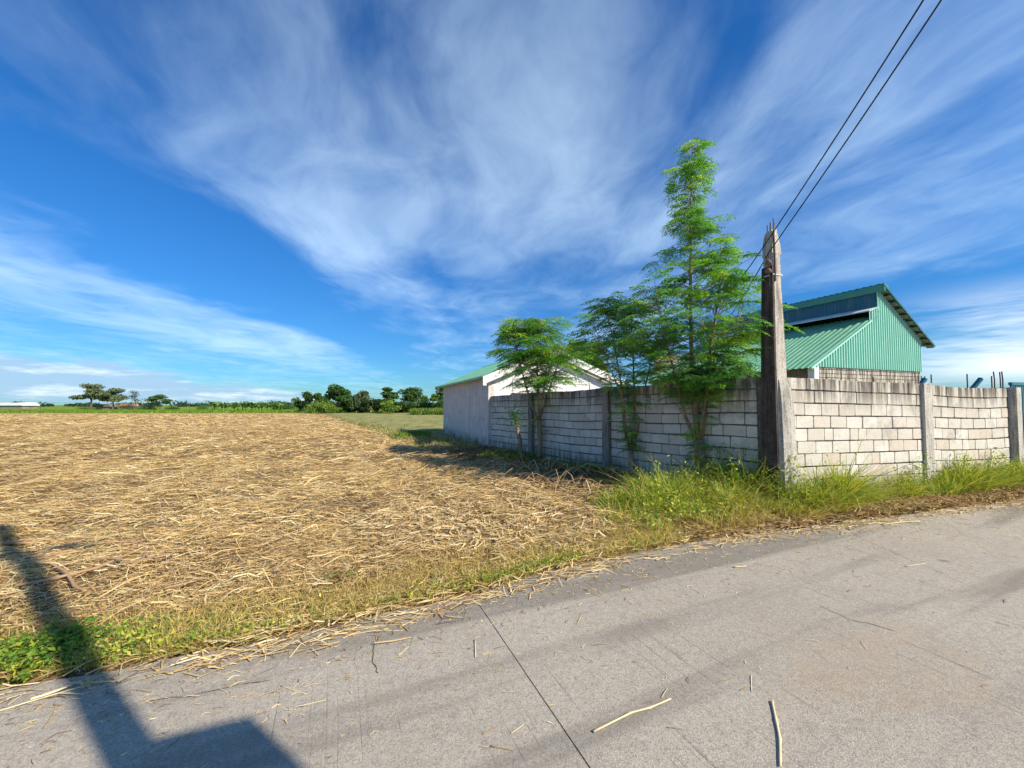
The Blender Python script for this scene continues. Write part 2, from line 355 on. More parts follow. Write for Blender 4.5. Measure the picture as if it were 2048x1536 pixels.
# ------------------------------------------------------------------ ground sheet
def make_ground():
    def graded(lo, a, b, hi, step, g):
        m = list(np.arange(a, b, step)); l = []; s = step; v = a
        while v > lo: s *= g; v -= s; l.append(v)
        r = []; s = step; v = m[-1]
        while v < hi: s *= g; v += s; r.append(v)
        return np.array(l[::-1] + m + r)
    xs = graded(-3500, -9, 9, 3500, .09, 1.07); ys = graded(-300, 1.4, 12, 4500, .09, 1.045)
    X, Y = np.meshgrid(xs, ys); Z = gz(X, Y)
    Z += np.where((Y - edge(X) > .3) & (Y < 20), RNG.normal(0, .012, X.shape), 0)
    nx, ny = len(xs), len(ys); V = np.stack([X, Y, Z], -1).reshape(-1, 3)
    i = np.arange(nx * ny).reshape(ny, nx); Q = np.stack([i[:-1, :-1], i[:-1, 1:], i[1:, 1:], i[1:, :-1]], -1).reshape(-1, 4)
    ps = plot_side(X, Y) + RNG.normal(0, .15, X.shape); d = Y - edge(X)
    straw = ((Y < FE) & (d > .6)).astype(float) * np.clip(.22 + (Y - 9) / 22, .22, 1); straw = np.where((wl_side(X, Y) < .1) | (Y < edge(X) + .6), .25, straw)
    far = np.where(Y > FE, 1.0, 0.0)
    pale = np.clip((ps - .6) / 1.2, 0, 1) * (Y < FE) * np.clip((Y - 15) / 3, 0, 1)
    T = np.stack([straw, far, pale], -1).reshape(-1, 3)
    link('ground', npmesh('ground', V, Q, T, True), M_GROUND, kind='structure')
make_ground()

# ------------------------------------------------------------------ road: two cast slabs meeting at a joint
J0 = Vector((G(945, 1190).x, G(945, 1190).y)); J1 = Vector((G(1180, 1536).x, G(1180, 1536).y)); JD = (J1 - J0).normalized()
def make_road():
    root = empty('road', (0, 0, 0), kind='structure')
    xs_all = EDGE[:, 0]; gap = .0035
    def slab(side):
        # points along the edge on this side of the joint, extruded 7 m across the road along the joint direction
        xs = np.concatenate([np.linspace(-45, -4, 14), np.linspace(-3.9, J0.x - .02, 34)]) if side < 0 else np.concatenate([np.linspace(J0.x + .02, 9, 60), np.linspace(9.6, 55, 14)])
        E = [Vector((x, float(edge(x)) + .02 * math.sin(x * 3.1) + .012 * math.sin(x * 11.3))) for x in xs]
        j = J0 + Vector((JD.y, -JD.x)) * (-side) * gap * (-1 if False else 1)
        # keep the joint end exactly parallel to the joint line
        e0 = J0 + Vector((-JD.y, JD.x)) * (gap * (1 if side > 0 else -1))
        if side < 0: E[-1] = e0
        else: E[0] = e0
        rows = []; cs = [0, .03, .3, 1, 2, 4, 8.0]
        v = []; f = []
        for k, c in enumerate(cs):
            for e in E:
                p = e + JD * c; v.append((p.x, p.y, .0 if k else -.02))
        n = len(E); v += [(e.x, e.y, -.25) for e in E]
        for k in range(len(cs) - 1):
            for i in range(n - 1): a = k * n + i; f.append((a, a + n, a + n + 1, a + 1))
        b = len(cs) * n
        for i in range(n - 1): f.append((b + i, i, i + 1, b + i + 1))
        # end face along the joint
        idx = n - 1 if side < 0 else 0
        pj = [v[k * n + idx] for k in range(len(cs))]; s0 = len(v)
        v += [(p[0], p[1], -.25) for p in pj]
        for k in range(len(cs) - 1): f.append((k * n + idx, s0 + k, s0 + k + 1, (k + 1) * n + idx))
        link('slab', mesh('slab', v, f), M_ROAD, root)
    slab(-1); slab(1)
    mb = MB()   # dirt packed into the joint
    a = J0 + JD * .02; w = Vector((-JD.y, JD.x)) * .008; e = J0 + JD * 7.8
    mb.add([(a.x - w.x, a.y - w.y, -.009), (a.x + w.x, a.y + w.y, -.009), (e.x + w.x, e.y + w.y, -.009), (e.x - w.x, e.y - w.y, -.009)], [(0, 1, 2, 3)])
    mb.build('joint_filler', mat('joint_dirt', lambda t, b: t.ramp(t.noise(t.pos(), 14, 4, .7), [(.40, (.09, .075, .06)), (.56, (.34, .30, .23))]), .95, .05), root)
make_road()
def make_cracks():
    road = bpy.data.objects['road']; mt = mat('crack_shadow', lambda t, b: (.07, .06, .05), .95, .05); rc = random.Random(2)
    for pix in ([(760, 1270), (748, 1290), (744, 1312), (752, 1335), (757, 1346)], [(1640, 1212), (1700, 1240), (1735, 1246), (1790, 1262)], [(300, 1400), (380, 1392), (470, 1372), (540, 1360)]):
        m = MB(); pts = [G(x, y, .0025) for x, y in pix]; fine = []
        for a, b in zip(pts, pts[1:]):
            for k in range(4): q = a.lerp(b, k / 4); fine.append(q + Vector((rc.uniform(-.008, .008), rc.uniform(-.008, .008), 0)))
        fine.append(pts[-1]); v = []; f = []
        for i, p in enumerate(fine):
            t_ = (fine[min(i + 1, len(fine) - 1)] - fine[max(i - 1, 0)]).normalized(); n_ = Vector((-t_.y, t_.x, 0)) * rc.uniform(.0012, .003); v += [tuple(p - n_), tuple(p + n_)]
        for i in range(len(fine) - 1): f.append((2 * i, 2 * i + 2, 2 * i + 3, 2 * i + 1))
        m.add(v, f); m.build('crack', mt, road)
make_cracks()

# ------------------------------------------------------------------ block masonry
def block_meshes():
    """six slightly different unit blocks: x 0..1, z 0..1 scaled later; front towards -y"""
    out = []
    for k in range(6):
        r = random.Random(k + 3); bx, bz = .018, .045
        def ring(y, ix, iz):
            pts = []
            for (cx, cz) in ((0, 0), (1, 0), (1, 1), (0, 1)):
                sx = 1 if cx == 0 else -1; sz = 1 if cz == 0 else -1
                q = 1.0 + r.random() * 1.2
                pts += [(cx + sx * ix, y, cz + sz * (iz + bz * q)), (cx + sx * (ix + bx * q), y, cz + sz * iz)] if (cx + cz) % 2 == 0 else [(cx + sx * (ix + bx * q), y, cz + sz * iz), (cx + sx * ix, y, cz + sz * (iz + bz * q))]
            return pts
        v = ring(0, .006, .012) + ring(-.82, 0, 0) + ring(-1, .012, .028)
        v = [(x + r.uniform(-.004, .004), y + (r.uniform(-.05, .05) if y < -.9 else 0), z + r.uniform(-.01, .01)) for x, y, z in v]
        f = [tuple(range(16, 24))]
        for a in (0, 8):
            for i in range(8): f.append((a + i, a + (i + 1) % 8, a + 8 + (i + 1) % 8, a + 8 + i))
        me = mesh('block', v, f); me.materials.append(M_BLOCK); out.append(me)
    return out
BLOCKS = block_meshes()
def course(parent, x0, x1, zf, h, depth, rnd, bw=.40, joint=.012, y=0.0, start=None, bed=.017, flip=1):
    """one course of blocks from x0 to x1 (local), zf(x) = bottom height"""
    x = x0 + joint
    first = start if start is not None else rnd.choice((.5, 1.0, .75, .28))
    w = bw * first
    while x < x1 - .05:
        w = min(w, x1 - joint - x)
        if x1 - joint - (x + w) < .09: w = x1 - joint - x
        o = bpy.data.objects.new('block', rnd.choice(BLOCKS)); COL.objects.link(o); o.parent = parent
        zl, zr = zf(x), zf(x + w)
        o.location = (x, y, zl + bed * .5 + rnd.uniform(-.002, .002)); o.scale = (w, depth * rnd.uniform(.85, 1.15), h - bed + rnd.uniform(-.004, .003))
        o.rotation_euler = (0, -math.atan2(zr - zl, w), 0)
        x += w + joint; w = bw * rnd.uniform(.96, 1.05) if rnd.random() > .08 else bw * .5

def core(parent, x0, x1, bot, topf, y0, y1, name='mortar_core'):
    mb = MB(); n = 24; pts = [(x0 + (x1 - x0) * i / n) for i in range(n + 1)]
    mb.prism([(x0, bot), (x1, bot)] + [(p, topf(p)) for p in pts[::-1]], y0, y1)
    return mb.build(name, M_MORTAR, parent)

# left wall: local x runs from the far end to the corner so that local -y faces the field
wl = empty('block_wall', WC + WL_DIR * WL_LEN, math.atan2(-WL_DIR.y, -WL_DIR.x), label='shaded hollow block wall running along the field to the pale shed', cat='wall')
rw = random.Random(11)
PIL_L = [WL_LEN * .302, WL_LEN * .633]
def wl_top(x): return 1.93 + .155 * (x / WL_LEN) + .012 * math.sin(x * 2.3)
ROWH = .2085; NR = 10
for (a, b) in ((0.02, PIL_L[0] - .09), (PIL_L[0] + .09, PIL_L[1] - .09), (PIL_L[1] + .09, WL_LEN - .12)):
    for r in range(NR):
        course(wl, a, b, lambda x, r=r: wl_top(x) - ROWH * (NR - r) + .004 * math.sin(x * 3 + r * 1.7), ROWH, .03, rw, y=-.062, bed=.024, start=(1.0, .45)[r % 2] * rw.uniform(.7, 1.0))
core(wl, 0, WL_LEN, -.3, lambda x: wl_top(x) - .02, -.07, .075)
for xp in PIL_L:
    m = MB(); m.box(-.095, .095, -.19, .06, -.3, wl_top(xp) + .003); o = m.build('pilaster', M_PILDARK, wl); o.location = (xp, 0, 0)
m = MB(); m.box(-.07, .0, -.10, .06, -.3, wl_top(0) - .02); m.build('end_post', M_PILASTER, wl)

# right wall
wr = empty('block_wall', WR0, math.atan2(WR_DIR.y, WR_DIR.x), label='sunlit hollow block wall with two pilasters facing the road', cat='wall')
XP = 3.42
def wr_top(x): return 2.055 - .016 * x - (.03 * math.sin((x - XP) / (WR_LEN - XP) * math.pi) if x > XP else 0)
for bi, (a, b) in enumerate(((.02, XP - .09), (XP + .12, WR_LEN - .12))):
    for r in range(NR):
        course(wr, a, b, lambda x, r=r, bi=bi: wr_top(x) - ROWH * (NR - r) * (1.0 if bi == 0 else .985) + .004 * math.sin(x * 2.6 + r * 2.1), ROWH * (1.0 if bi == 0 else .985), .03, rw, y=-.062, bw=.385, start=(.45, 1.0)[r % 2] * rw.uniform(.8, 1.0))
core(wr, 0, WR_LEN, -.3, lambda x: wr_top(x) - .02, -.07, .075)
m = MB(); m.box(-.09, .14, -.145, .06, -.3, wr_top(XP) + .008); o = m.build('pilaster', M_PILASTER, wr); o.location = (XP, 0, 0)
m = MB(); m.box(-.04, .13, -.19, .10, -.3, wr_top(WR_LEN) + .008); o = m.build('pilaster', M_PILASTER, wr); o.location = (WR_LEN + .0, 0, 0)
for px_, py_, lean in ((1864, 749, 0), (1936, 748, 0), (1985, 752, 0), (1990, 743, .03), (2002, 744, .02), (2016, 743, .03), (2025, 743, .03)):
    k = (px_ - PX) / F; tt = None
    # stand each bar on the wall line seen at that column
    den = WR_DIR.x - k * WR_DIR.y; s = (k * (WR0.y + .0) - WR0.x) / den; s = min(s, WR_LEN - .02)
    Yb = WR0.y + WR_DIR.y * s; top = P(px_, py_, Yb).z; zb = wr_top(s)
    m = MB(); m.tube([(s, 0, zb - .1), (s + lean * .3, 0, (zb + top) / 2), (s + lean * -.5, 0, top)], .011, 5); m.build('rebar', M_DARKSTEEL, wr)

# green bars poking up behind the right wall
for (xa, ya, xb, yb, lab) in ((1838, 775, 1850, 757, 'short dark green slanted bar poking over the wall beside the barn'), (1938, 785, 1962, 757, 'longer dark green slanted bar poking over the wall between the rebars')):
    a = P(xa, ya, 9.3); b = P(xb, yb, 9.3); a = a - (b - a) * 2.2
    m = MB(); dirv = (b - a).normalized(); m.tube([a, b], [.05, .05], 4); o = m.build('steel_bar', M_TEAL); tag(o, label=lab, cat='bar', group='green bars behind the wall')

# gate at the right edge
gt = empty('sheet_gate', WR1 + WR_DIR * .15, math.atan2(WR_DIR.y, WR_DIR.x), label='dark teal sheet metal gate at the end of the sunlit block wall', cat='gate')
m = MB()
nx = 40
for i in range(nx):
    x = i * .08; m.box(x, x + .045, -.055, -.03, .12, 2.02); m.box(x + .045, x + .08, -.045, -.03, .12, 2.02)
m.build('gate_sheet', M_TEAL, gt)
for z_ in (2.02, .06): m = MB(); m.box(-.02, 3.22, -.075, -.02, z_, z_ + .06); m.build('gate_rail', M_TEAL, gt)

# ------------------------------------------------------------------ corner pole
def corner_pole():
    base = Vector((4.29, 6.20, 0)); rz = math.atan2(WR_DIR.y, WR_DIR.x)
    root = empty('concrete_pole', base, rz, label='stained tapered concrete pole with bare rebar top at the wall corner', cat='pole'); root.scale = (1.09, 1.09, 1.045)
    H = 4.22
    def half(z): return .150 - .0172 * z
    m = MB(); zs = [-.3, .5, 1.2, 2.0, 2.8, 3.4, 3.9]
    rr = random.Random(4); v = []; f = []
    for z in zs:
        h = half(max(z, 0)); c = .022
        for sx, sy in ((-1, -1), (1, -1), (1, 1), (-1, 1)):
            if sx * sy > 0: pr = [(sx * h, sy * (h - c)), (sx * (h - c), sy * h)]
            else: pr = [(sx * (h - c), sy * h), (sx * h, sy * (h - c))]
            for a, b in pr: v.append((a + rr.uniform(-.005, .005), b + rr.uniform(-.005, .005), z))
    for k in range(len(zs) - 1):
        for i in range(8): f.append((k * 8 + i, k * 8 + (i + 1) % 8, (k + 1) * 8 + (i + 1) % 8, (k + 1) * 8 + i))
    f.append(tuple((len(zs) - 1) * 8 + i for i in range(8))); m.add(v, f); sh = m.build('shaft', M_POLE, root)
    # recessed channel face towards the field, its shade put into the dark colour (two flanges stand proud)
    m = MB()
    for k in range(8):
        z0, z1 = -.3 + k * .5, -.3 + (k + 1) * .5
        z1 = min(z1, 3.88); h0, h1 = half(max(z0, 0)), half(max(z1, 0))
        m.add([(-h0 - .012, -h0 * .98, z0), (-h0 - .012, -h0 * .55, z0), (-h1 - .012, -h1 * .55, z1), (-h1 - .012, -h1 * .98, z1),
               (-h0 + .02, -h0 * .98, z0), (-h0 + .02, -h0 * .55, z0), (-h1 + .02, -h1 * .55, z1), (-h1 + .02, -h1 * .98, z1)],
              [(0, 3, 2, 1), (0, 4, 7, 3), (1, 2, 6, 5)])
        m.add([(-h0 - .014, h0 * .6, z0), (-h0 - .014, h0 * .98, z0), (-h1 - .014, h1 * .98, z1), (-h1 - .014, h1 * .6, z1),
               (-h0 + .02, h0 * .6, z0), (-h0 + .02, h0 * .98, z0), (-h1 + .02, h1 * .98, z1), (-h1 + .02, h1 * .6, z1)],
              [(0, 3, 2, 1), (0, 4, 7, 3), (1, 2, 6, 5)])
    m.build('flange', M_POLESHADE, root)
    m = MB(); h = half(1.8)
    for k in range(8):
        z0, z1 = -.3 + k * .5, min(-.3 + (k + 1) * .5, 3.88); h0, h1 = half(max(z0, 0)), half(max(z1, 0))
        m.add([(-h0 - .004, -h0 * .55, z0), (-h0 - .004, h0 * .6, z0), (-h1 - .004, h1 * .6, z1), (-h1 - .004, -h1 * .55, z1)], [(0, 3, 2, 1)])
    m.build('web_face', M_POLESHADE, root)
    # broken top: narrowing chunks
    m = MB(); prof = [(3.88, .084, .084), (4.08, .077, .074), (4.2, .062, .066), (4.29, .045, .05)]
    v = []; f = []
    for z, a, b in prof:
        v += [(-a + rr.uniform(-.01, .01), -b, z + rr.uniform(-.02, .02)), (a, -b + rr.uniform(-.01, .01), z + rr.uniform(-.03, .03)), (a + rr.uniform(-.01, .01), b, z), (-a, b, z + rr.uniform(-.02, .02))]
    for k in range(3):
        for i in range(4): f.append((k * 4 + i, k * 4 + (i + 1) % 4, k * 4 + 4 + (i + 1) % 4, k * 4 + 4 + i))
    f.append((12, 13, 14, 15)); m.add(v, f); m.build('broken_top', M_POLE, root)
    for dx, dy, t in ((-.04, -.03, .16), (-.005, -.045, .22), (.01, .02, .19), (.035, -.02, .17), (-.03, .03, .14)):
        m = MB(); m.tube([(dx, dy, 4.1), (dx * 1.05, dy, 4.27), (dx * 1.2 + .005, dy, 4.25 + t)], .0085, 5); m.build('rebar', M_DARKSTEEL, root)
    # rebar exposed down the front edge, band clamp, insulators
    m = MB(); m.tube([(-.055, -.098, 3.45), (-.05, -.092, 3.9), (-.04, -.075, 4.27)], .012, 5); m.build('rebar', M_DARKSTEEL, root)
    m = MB(); h = half(3.55) + .008
    m.box(-h, h, -h, -h + .008, 3.55, 3.565); m.box(-h, -h + .006, -h, h, 3.55, 3.565); m.box(h - .006, h, -h, h, 3.55, 3.565); m.build('band_clamp', M_LEDGE, sh)
    for z in (3.60, 3.74):
        m = MB(); m.tube([(-.09, -.05, z), (-.13, -.06, z), (-.165, -.07, z + .01), (-.185, -.075, z + .01)], [.02, .04, .045, .03], 8); m.build('insulator', M_PORCELAIN, sh)
    # rough mortar sleeve at the foot of the road face
    m = MB(); v = []; f = []
    for z, t in ((-.3, .05), (.6, .05), (1.2, .045), (1.55, .04), (1.75, .03), (1.92, .008)):
        h = half(max(z, 0)); v += [(-h * .62, -h - t, z), (h * .3, -h - t - .01, z + rr.uniform(-.03, .03)), (h + t, -h - t * .8, z + rr.uniform(-.05, .05)), (h + t, h, z), (-h * .62, -h + .02, z)]
    for k in range(5):
        for i in range(5): f.append((k * 5 + i, k * 5 + (i + 1) % 5, k * 5 + 5 + (i + 1) % 5, k * 5 + 5 + i))
    f.append((25, 26, 27, 28, 29)); m.add(v, f); m.build('mortar_sleeve', M_COLLAR, sh)
    return base
PB = corner_pole()

# ------------------------------------------------------------------ unseen pole and box behind the photographer, shaped to cast the shadow on the road
SH = Vector((-sdir.x, -sdir.y)).normalized(); TANE = math.tan(R(SUN_EL))
boxtop = Vector((G(490, 1440).x, G(490, 1440).y)); colr = Vector((G(262, 1400).x, G(262, 1400).y)); coll = Vector((G(135, 1400).x, G(135, 1400).y))
L4 = 4.0 / TANE
PERP = Vector((-SH.y, SH.x))
def pcoord(p): return p.dot(PERP)
bt = boxtop - SH * L4           # foot point below the box corner
sl_ = bt.dot(SH)
cen = .5 * (pcoord(colr) + pcoord(coll)); wid = abs(pcoord(colr) - pcoord(coll)); bx_ = pcoord(boxtop)
PP = SH * sl_ + PERP * cen
AX = Vector((.94, .341)); sg_ = 1 if (bx_ - cen) > 0 else -1; pr_ = AX.dot(PERP); blen = abs(bx_ - cen) / abs(pr_); wid = wid / 1.4
pole2 = empty('shadow_pole', (PP.x, PP.y, 0), math.atan2(AX.y, AX.x), label='unseen square pole with side box, shaped to cast the shadow on the road', cat='pole')
m = MB(); h2 = wid / 2
m.add([(-h2, -h2, -.2), (h2, -h2, -.2), (h2, h2, -.2), (-h2, h2, -.2), (-h2 * .9, -h2 * .9, 8.6), (h2 * .9, -h2 * .9, 8.6), (h2 * .9, h2 * .9, 8.6), (-h2 * .9, h2 * .9, 8.6)],
      [(0, 3, 2, 1), (4, 5, 6, 7), (0, 1, 5, 4), (1, 2, 6, 5), (2, 3, 7, 6), (3, 0, 4, 7)]); shaft2 = m.build('shaft', M_PILASTER, pole2)
d_ = sg_ * (1 if pr_ > 0 else -1); lo_, hi_ = sorted((0, d_ * blen)); m = MB(); m.box(lo_, hi_, -.05, .05, 2.7, 4.195); m.build('shadow_box', M_PURLIN, shaft2)  # unseen box, sized to give the squared edge of the cast shadow
m = MB(); m.box(-.6, .6, -.05, .05, 7.4, 7.5); m.build('cross_arm', M_FARBARK, pole2)

# wires from the corner pole up to that pole
for i, (ax, ay, tx, ty, lab) in enumerate(((1528, 492, 1833, 0, 'upper black service wire leaving the pole top towards the sky'), (1537, 506, 1868, 0, 'lower black service wire running up right from the pole clamp'))):
    a = P(ax, ay, 6.08); Yt = 3.45; q = P(tx, ty, Yt); e = a + (q - a) * 1.95; pts = []
    left = P(1440 + 22 * i, 610 + 20 * i, 7.9)
    for s in range(5): pts.append(left.lerp(a, s / 4) - Vector((0, 0, .03 * math.sin(math.pi * s / 4))))
    for s in range(1, 13):
        u = s / 12; pts.append(a.lerp(e, u) - Vector((0, 0, .10 * math.sin(math.pi * u))))
    m = MB(); m.tube(pts, .0085, 5); o = m.build('service_wire', M_WIRE); tag(o, label=lab, cat='wire', group='service wires')

# ------------------------------------------------------------------ barn
def corrugated(mb, n, width, amp, bottom, top, along, M):
    """vertical sheet: local u 0..width, ribs; bottom(u), top(u) give v; M maps (u, v, out)"""
    v = []; f = []; k = 0
    step = width / n; prof = ((0, 0), (.45, 0), (.58, 1), (.87, 1))
    us = [(i + a) * step for i in range(n) for a, _ in prof] + [width]; os_ = [b * amp for i in range(n) for _, b in prof] + [0]
    for u, o in zip(us, os_):
        v += [M(u, bottom(u), o), M(u, top(u), o)]
    for i in range(len(us) - 1): f.append((2 * i, 2 * i + 2, 2 * i + 3, 2 * i + 1))
    mb.add(v, f); return mb
def make_barn():
    c = P(1627, 730, 19.0); root = empty('barn', (c.x, c.y, 0), R(24), label='green corrugated metal barn with raised roof monitor behind the sunlit wall', cat='building')
    ZB = 3.62; LEN = 11.1; W = 11.25
    def zbase(x): return ZB + .012 * x
    # block base
    fw = MB(); fw.box(0.02, W, .03, .2, 0, ZB - .03); base = fw.build('base_wall', M_MORTAR, root)
    rb = random.Random(21)
    for r in range(6):
        course(base, .38, W - .02, lambda x, r=r: zbase(x) - .21 * (6 - r), .21, .03, rb, y=.03, joint=.012, bed=.03, start=(1, .5)[r % 2])
    m = MB(); m.box(-.02, .36, -.045, .25, 0, ZB); m.build('corner_column', M_WHITE, root)
    for xx in (3.9,): m = MB(); m.box(xx, xx + .18, -.02, .1, 0, ZB - .02); m.build('wall_column', M_COLLAR, root)
    def top(x):
        if x < 5.4: return ZB + .5 * x
        if x < 6.3: return 6.92 + .36 * (x - 5.4)
        return 8.22 - (x - 6.3) * .527
    m = MB(); xs = [0, 5.4, 5.401, 6.3, 6.301, W]
    v = []; f = []; n = 46; step = W / n
    us = sorted(set([round((i + a) * step, 4) for i in range(n) for a in (0, .45, .58, .87)] + [W, 5.399, 5.401, 6.299, 6.301]))
    def off(u):
        q = (u / step) % 1.0
        if q < .45: return 0
        if q < .58: return -.07 * (q - .45) / .13
        if q < .87: return -.07
        return -.07 * (1 - q) / .13
    for u in us: v += [(u, -.03 + off(u), zbase(u) - .10), (u, -.03 + off(u), max(top(u), zbase(u) - .02))]
    for i in range(len(us) - 1): f.append((2 * i, 2 * i + 2, 2 * i + 3, 2 * i + 1))
    m.add(v, f); m.build('gable_cladding', M_GREENWALL, root)
    def roof(name, x0, z0, x1, z1, y0, y1, mt, n, amp=.035):
        m = MB(); d = Vector((x1 - x0, 0, z1 - z0)); nrm = Vector((-d.z, 0, d.x)).normalized();  nrm = nrm if nrm.z > 0 else -nrm
        corrugated(m, n, y1 - y0, amp, lambda u: 0, lambda u: 1, None, lambda u, vv, o: Vector((x0, y0 + u, z0)) + d * vv + nrm * o)
        return m.build(name, mt, root)
    roof('lower_roof', -.42, ZB - .19, 6.1, ZB + .5 * 6.1 + .03, -.12, LEN, M_GREENROOF, 38)
    m = MB(); m.prism([(-.44, ZB - .24), (-.40, ZB - .24), (5.45, ZB + .5 * 5.45 - .03), (5.45, ZB + .5 * 5.45 + .05), (-.44, ZB - .15)], -.16, -.10); m.build('rake_flashing', M_GREENWALL, root)
    up = roof('upper_roof', 6.05, 8.42, 12.0, 8.42 - 5.95 * .527, -.42, LEN + .2, M_TEAL, 36)
    # ceiling-side sheet and purlins seen under the overhang
    for k in range(10):
        x = 6.35 + k * .6; z = 8.42 - (x - 6.05) * .527 - .10
        m = MB(); Mx = Matrix.Translation((x, 0, z)) @ Matrix.Rotation(math.atan(.527), 4, 'Y'); m.box(0, .36, -.38, -.06, .02, .06, Mx); m.build('soffit_board', M_PURLIN, up)
    m = MB(); Mx = Matrix.Translation((6.05, 0, 8.40)) @ Matrix.Rotation(math.atan(.527), 4, 'Y'); m.box(-.02, 6.75, -.452, -.423, -.07, .045, Mx); m.build('barge_board', M_TEAL, up)
    m = MB(); corrugated(m, 60, LEN + .1, .03, lambda u: 7.2, lambda u: 8.05, None, lambda u, vv, o: Vector((6.28 - o, -.05 + u, vv))); m.build('monitor_cladding', M_TEAL, root)  # green sheet whose shade is put into the colour as dark teal
    m = MB(); m.prism([(6.16, 8.02), (6.24, 8.02), (6.24, 8.36), (6.6, 8.22), (6.6, 8.30), (6.2, 8.47), (6.08, 8.40)], -.43, LEN + .2); m.build('ridge_cap', M_RIDGE, up)
    m = MB(); m.prism([(6.20, 7.0), (6.27, 7.0), (6.27, 8.36), (6.20, 8.36)], -.09, -.05); m.build('monitor_corner', M_GREENWALL, root)
    m = MB(); m.prism([(5.30, 6.86), (5.34, 6.84), (6.32, 7.19), (6.32, 7.24), (5.30, 6.90)], -.08, LEN); m.build('monitor_ledge', M_LEDGE, root)
    m = MB(); m.box(.30, .38, .2, LEN, 0, ZB + .1); m.build('side_wall', M_BROWNWALL, root)
    for yy in (3.6, 7.3, 10.8): m = MB(); m.box(.18, .44, yy, yy + .3, 0, ZB + .05); m.build('side_column', M_COLLAR, root)
    m = MB(); m.box(W - .1, W, .2, LEN, 0, 5.7); m.box(.4, W, LEN - .1, LEN, 0, 5.5); m.build('rear_wall', M_BROWNWALL, root)
    m = MB(); m.prism([(.4, 3.6), (W, 3.6), (W, 5.6), (6.3, 8.1), (6.3, 6.6)], LEN - .08, LEN - .03); m.build('rear_gable', M_GREENWALL, root)
    m = MB(); m.tube([(.05, 1.2, ZB - .02), (.05, 1.2, ZB - .12), (.05, 1.2, ZB - .2)], [.02, .07, .05], 8); m.build('lamp', M_WHITE, root)
    # bare rebars standing before the block base
    for u in (9.9, 10.3, 10.75, 4.8): 
        m = MB(); m.tube([(u, -.35, 2.0), (u, -.35, 3.35 if u > 5 else 3.15)], .025, 5); m.build('rebar', M_DARKSTEEL, root)
make_barn()

# ------------------------------------------------------------------ white shed
def make_shed():
    root = empty('shed', (-.86, 14.15, 0), R(21.8), label='low shed with grey plaster side, white gable and green roof beside the field', cat='building')
    W, LEN, ZE, ZP = 5.55, 8.3, 2.74, 3.84; xm = W * .45
    m = MB(); m.box(0, .15, 0, LEN, -.3, ZE); m.build('side_wall', M_PLASTER, root)
    m = MB(); m.box(-.02, 0, 2.6, 2.63, 0, ZE - .15); m.build('wall_crack_ridge', M_PLASTER, root)
    for x, y in ((-.03, .0), ): m = MB(); m.box(x, .2, -.03, .22, -.3, ZE - .02); m.build('corner_post', M_PLASTER, root)
    m = MB(); m.prism([(.15, -.3), (W, -.3), (W, ZE), (xm, ZP), (.15, ZE + .06)], .02, .17); gw = m.build('gable_wall', M_WHITE, root)
    for x in (.95, 2.0, 3.3, 4.4): m = MB(); m.box(x, x + .025, .0, .03, 0, ZE - .05 + .2 * (1 if 1.5 < x < 4 else 0)); m.build('panel_batten', M_PURLIN if x > 4 else M_WHITE, gw)
    for k in range(5): m = MB(); m.box(3.7, 4.5, -.005, .03, 2.45 + k * .07, 2.48 + k * .07); m.build('louvre_slat', M_WHITE, gw)
    m = MB(); m.box(.9, 2.6, -.35, .02, 2.02, 2.06); m.build('canopy_slab', M_MORTAR, root)
    m = MB(); m.box(W - .15, W, .17, LEN, -.3, ZE); m.build('side_wall', M_WHITE, root)
    m = MB(); m.prism([(.15, -.3), (W, -.3), (W, ZE), (xm, ZP), (.15, ZE)], LEN - .15, LEN); m.build('gable_wall', M_PLASTER, root)
    s = (ZP - ZE) / xm
    for sg in (-1, 1):
        x0 = -.30 if sg < 0 else W + .30; s_ = (ZP - ZE) / (xm if sg < 0 else W - xm); z0 = ZE - .30 * s_
        m = MB(); d = Vector((xm - x0, 0, ZP - z0)); nrm = Vector((-d.z, 0, d.x)).normalized(); nrm = nrm if nrm.z > 0 else -nrm
        corrugated(m, 34, LEN + .5, .022, lambda u: 0, lambda u: 1, None, lambda u, vv, o: Vector((x0, -.25 + u, z0 + .05)) + d * vv + nrm * o); m.build('roof_sheet', M_GREENROOF, root)
        a, b = (x0, xm) if sg < 0 else (xm, x0)
        za, zb = (z0, ZP) if sg < 0 else (ZP, z0)
        m = MB(); m.prism([(a, za - .26), (b, zb - .26), (b, zb + .035), (a, za + .035)], -.29, -.255); m.build('fascia_board', M_WHITE, root)
        m = MB(); m.box(min(x0, x0 + sg * .03), max(x0, x0 + sg * .03), -.25, LEN + .25, z0 - .02, z0 + .05); m.build('eave_trim', M_GREENROOF if sg < 0 else M_WHITE, root)
        for ye in (-.33, LEN + .22): m = MB(); m.box(x0 - .03, x0 + .10, ye, ye + .05, z0 - .30, z0 + .04); m.build('fascia_end', M_WHITE, root)
    m = MB(); m.prism([(xm - .2, ZP + .02 - .2 * s), (xm, ZP + .06), (xm + .2, ZP + .02 - .2 * s), (xm + .2, ZP + .05 - .2 * s), (xm, ZP + .10), (xm - .2, ZP + .05 - .2 * s)], -.28, LEN + .28); m.build('ridge_cap', M_GREENROOF, root)
make_shed()

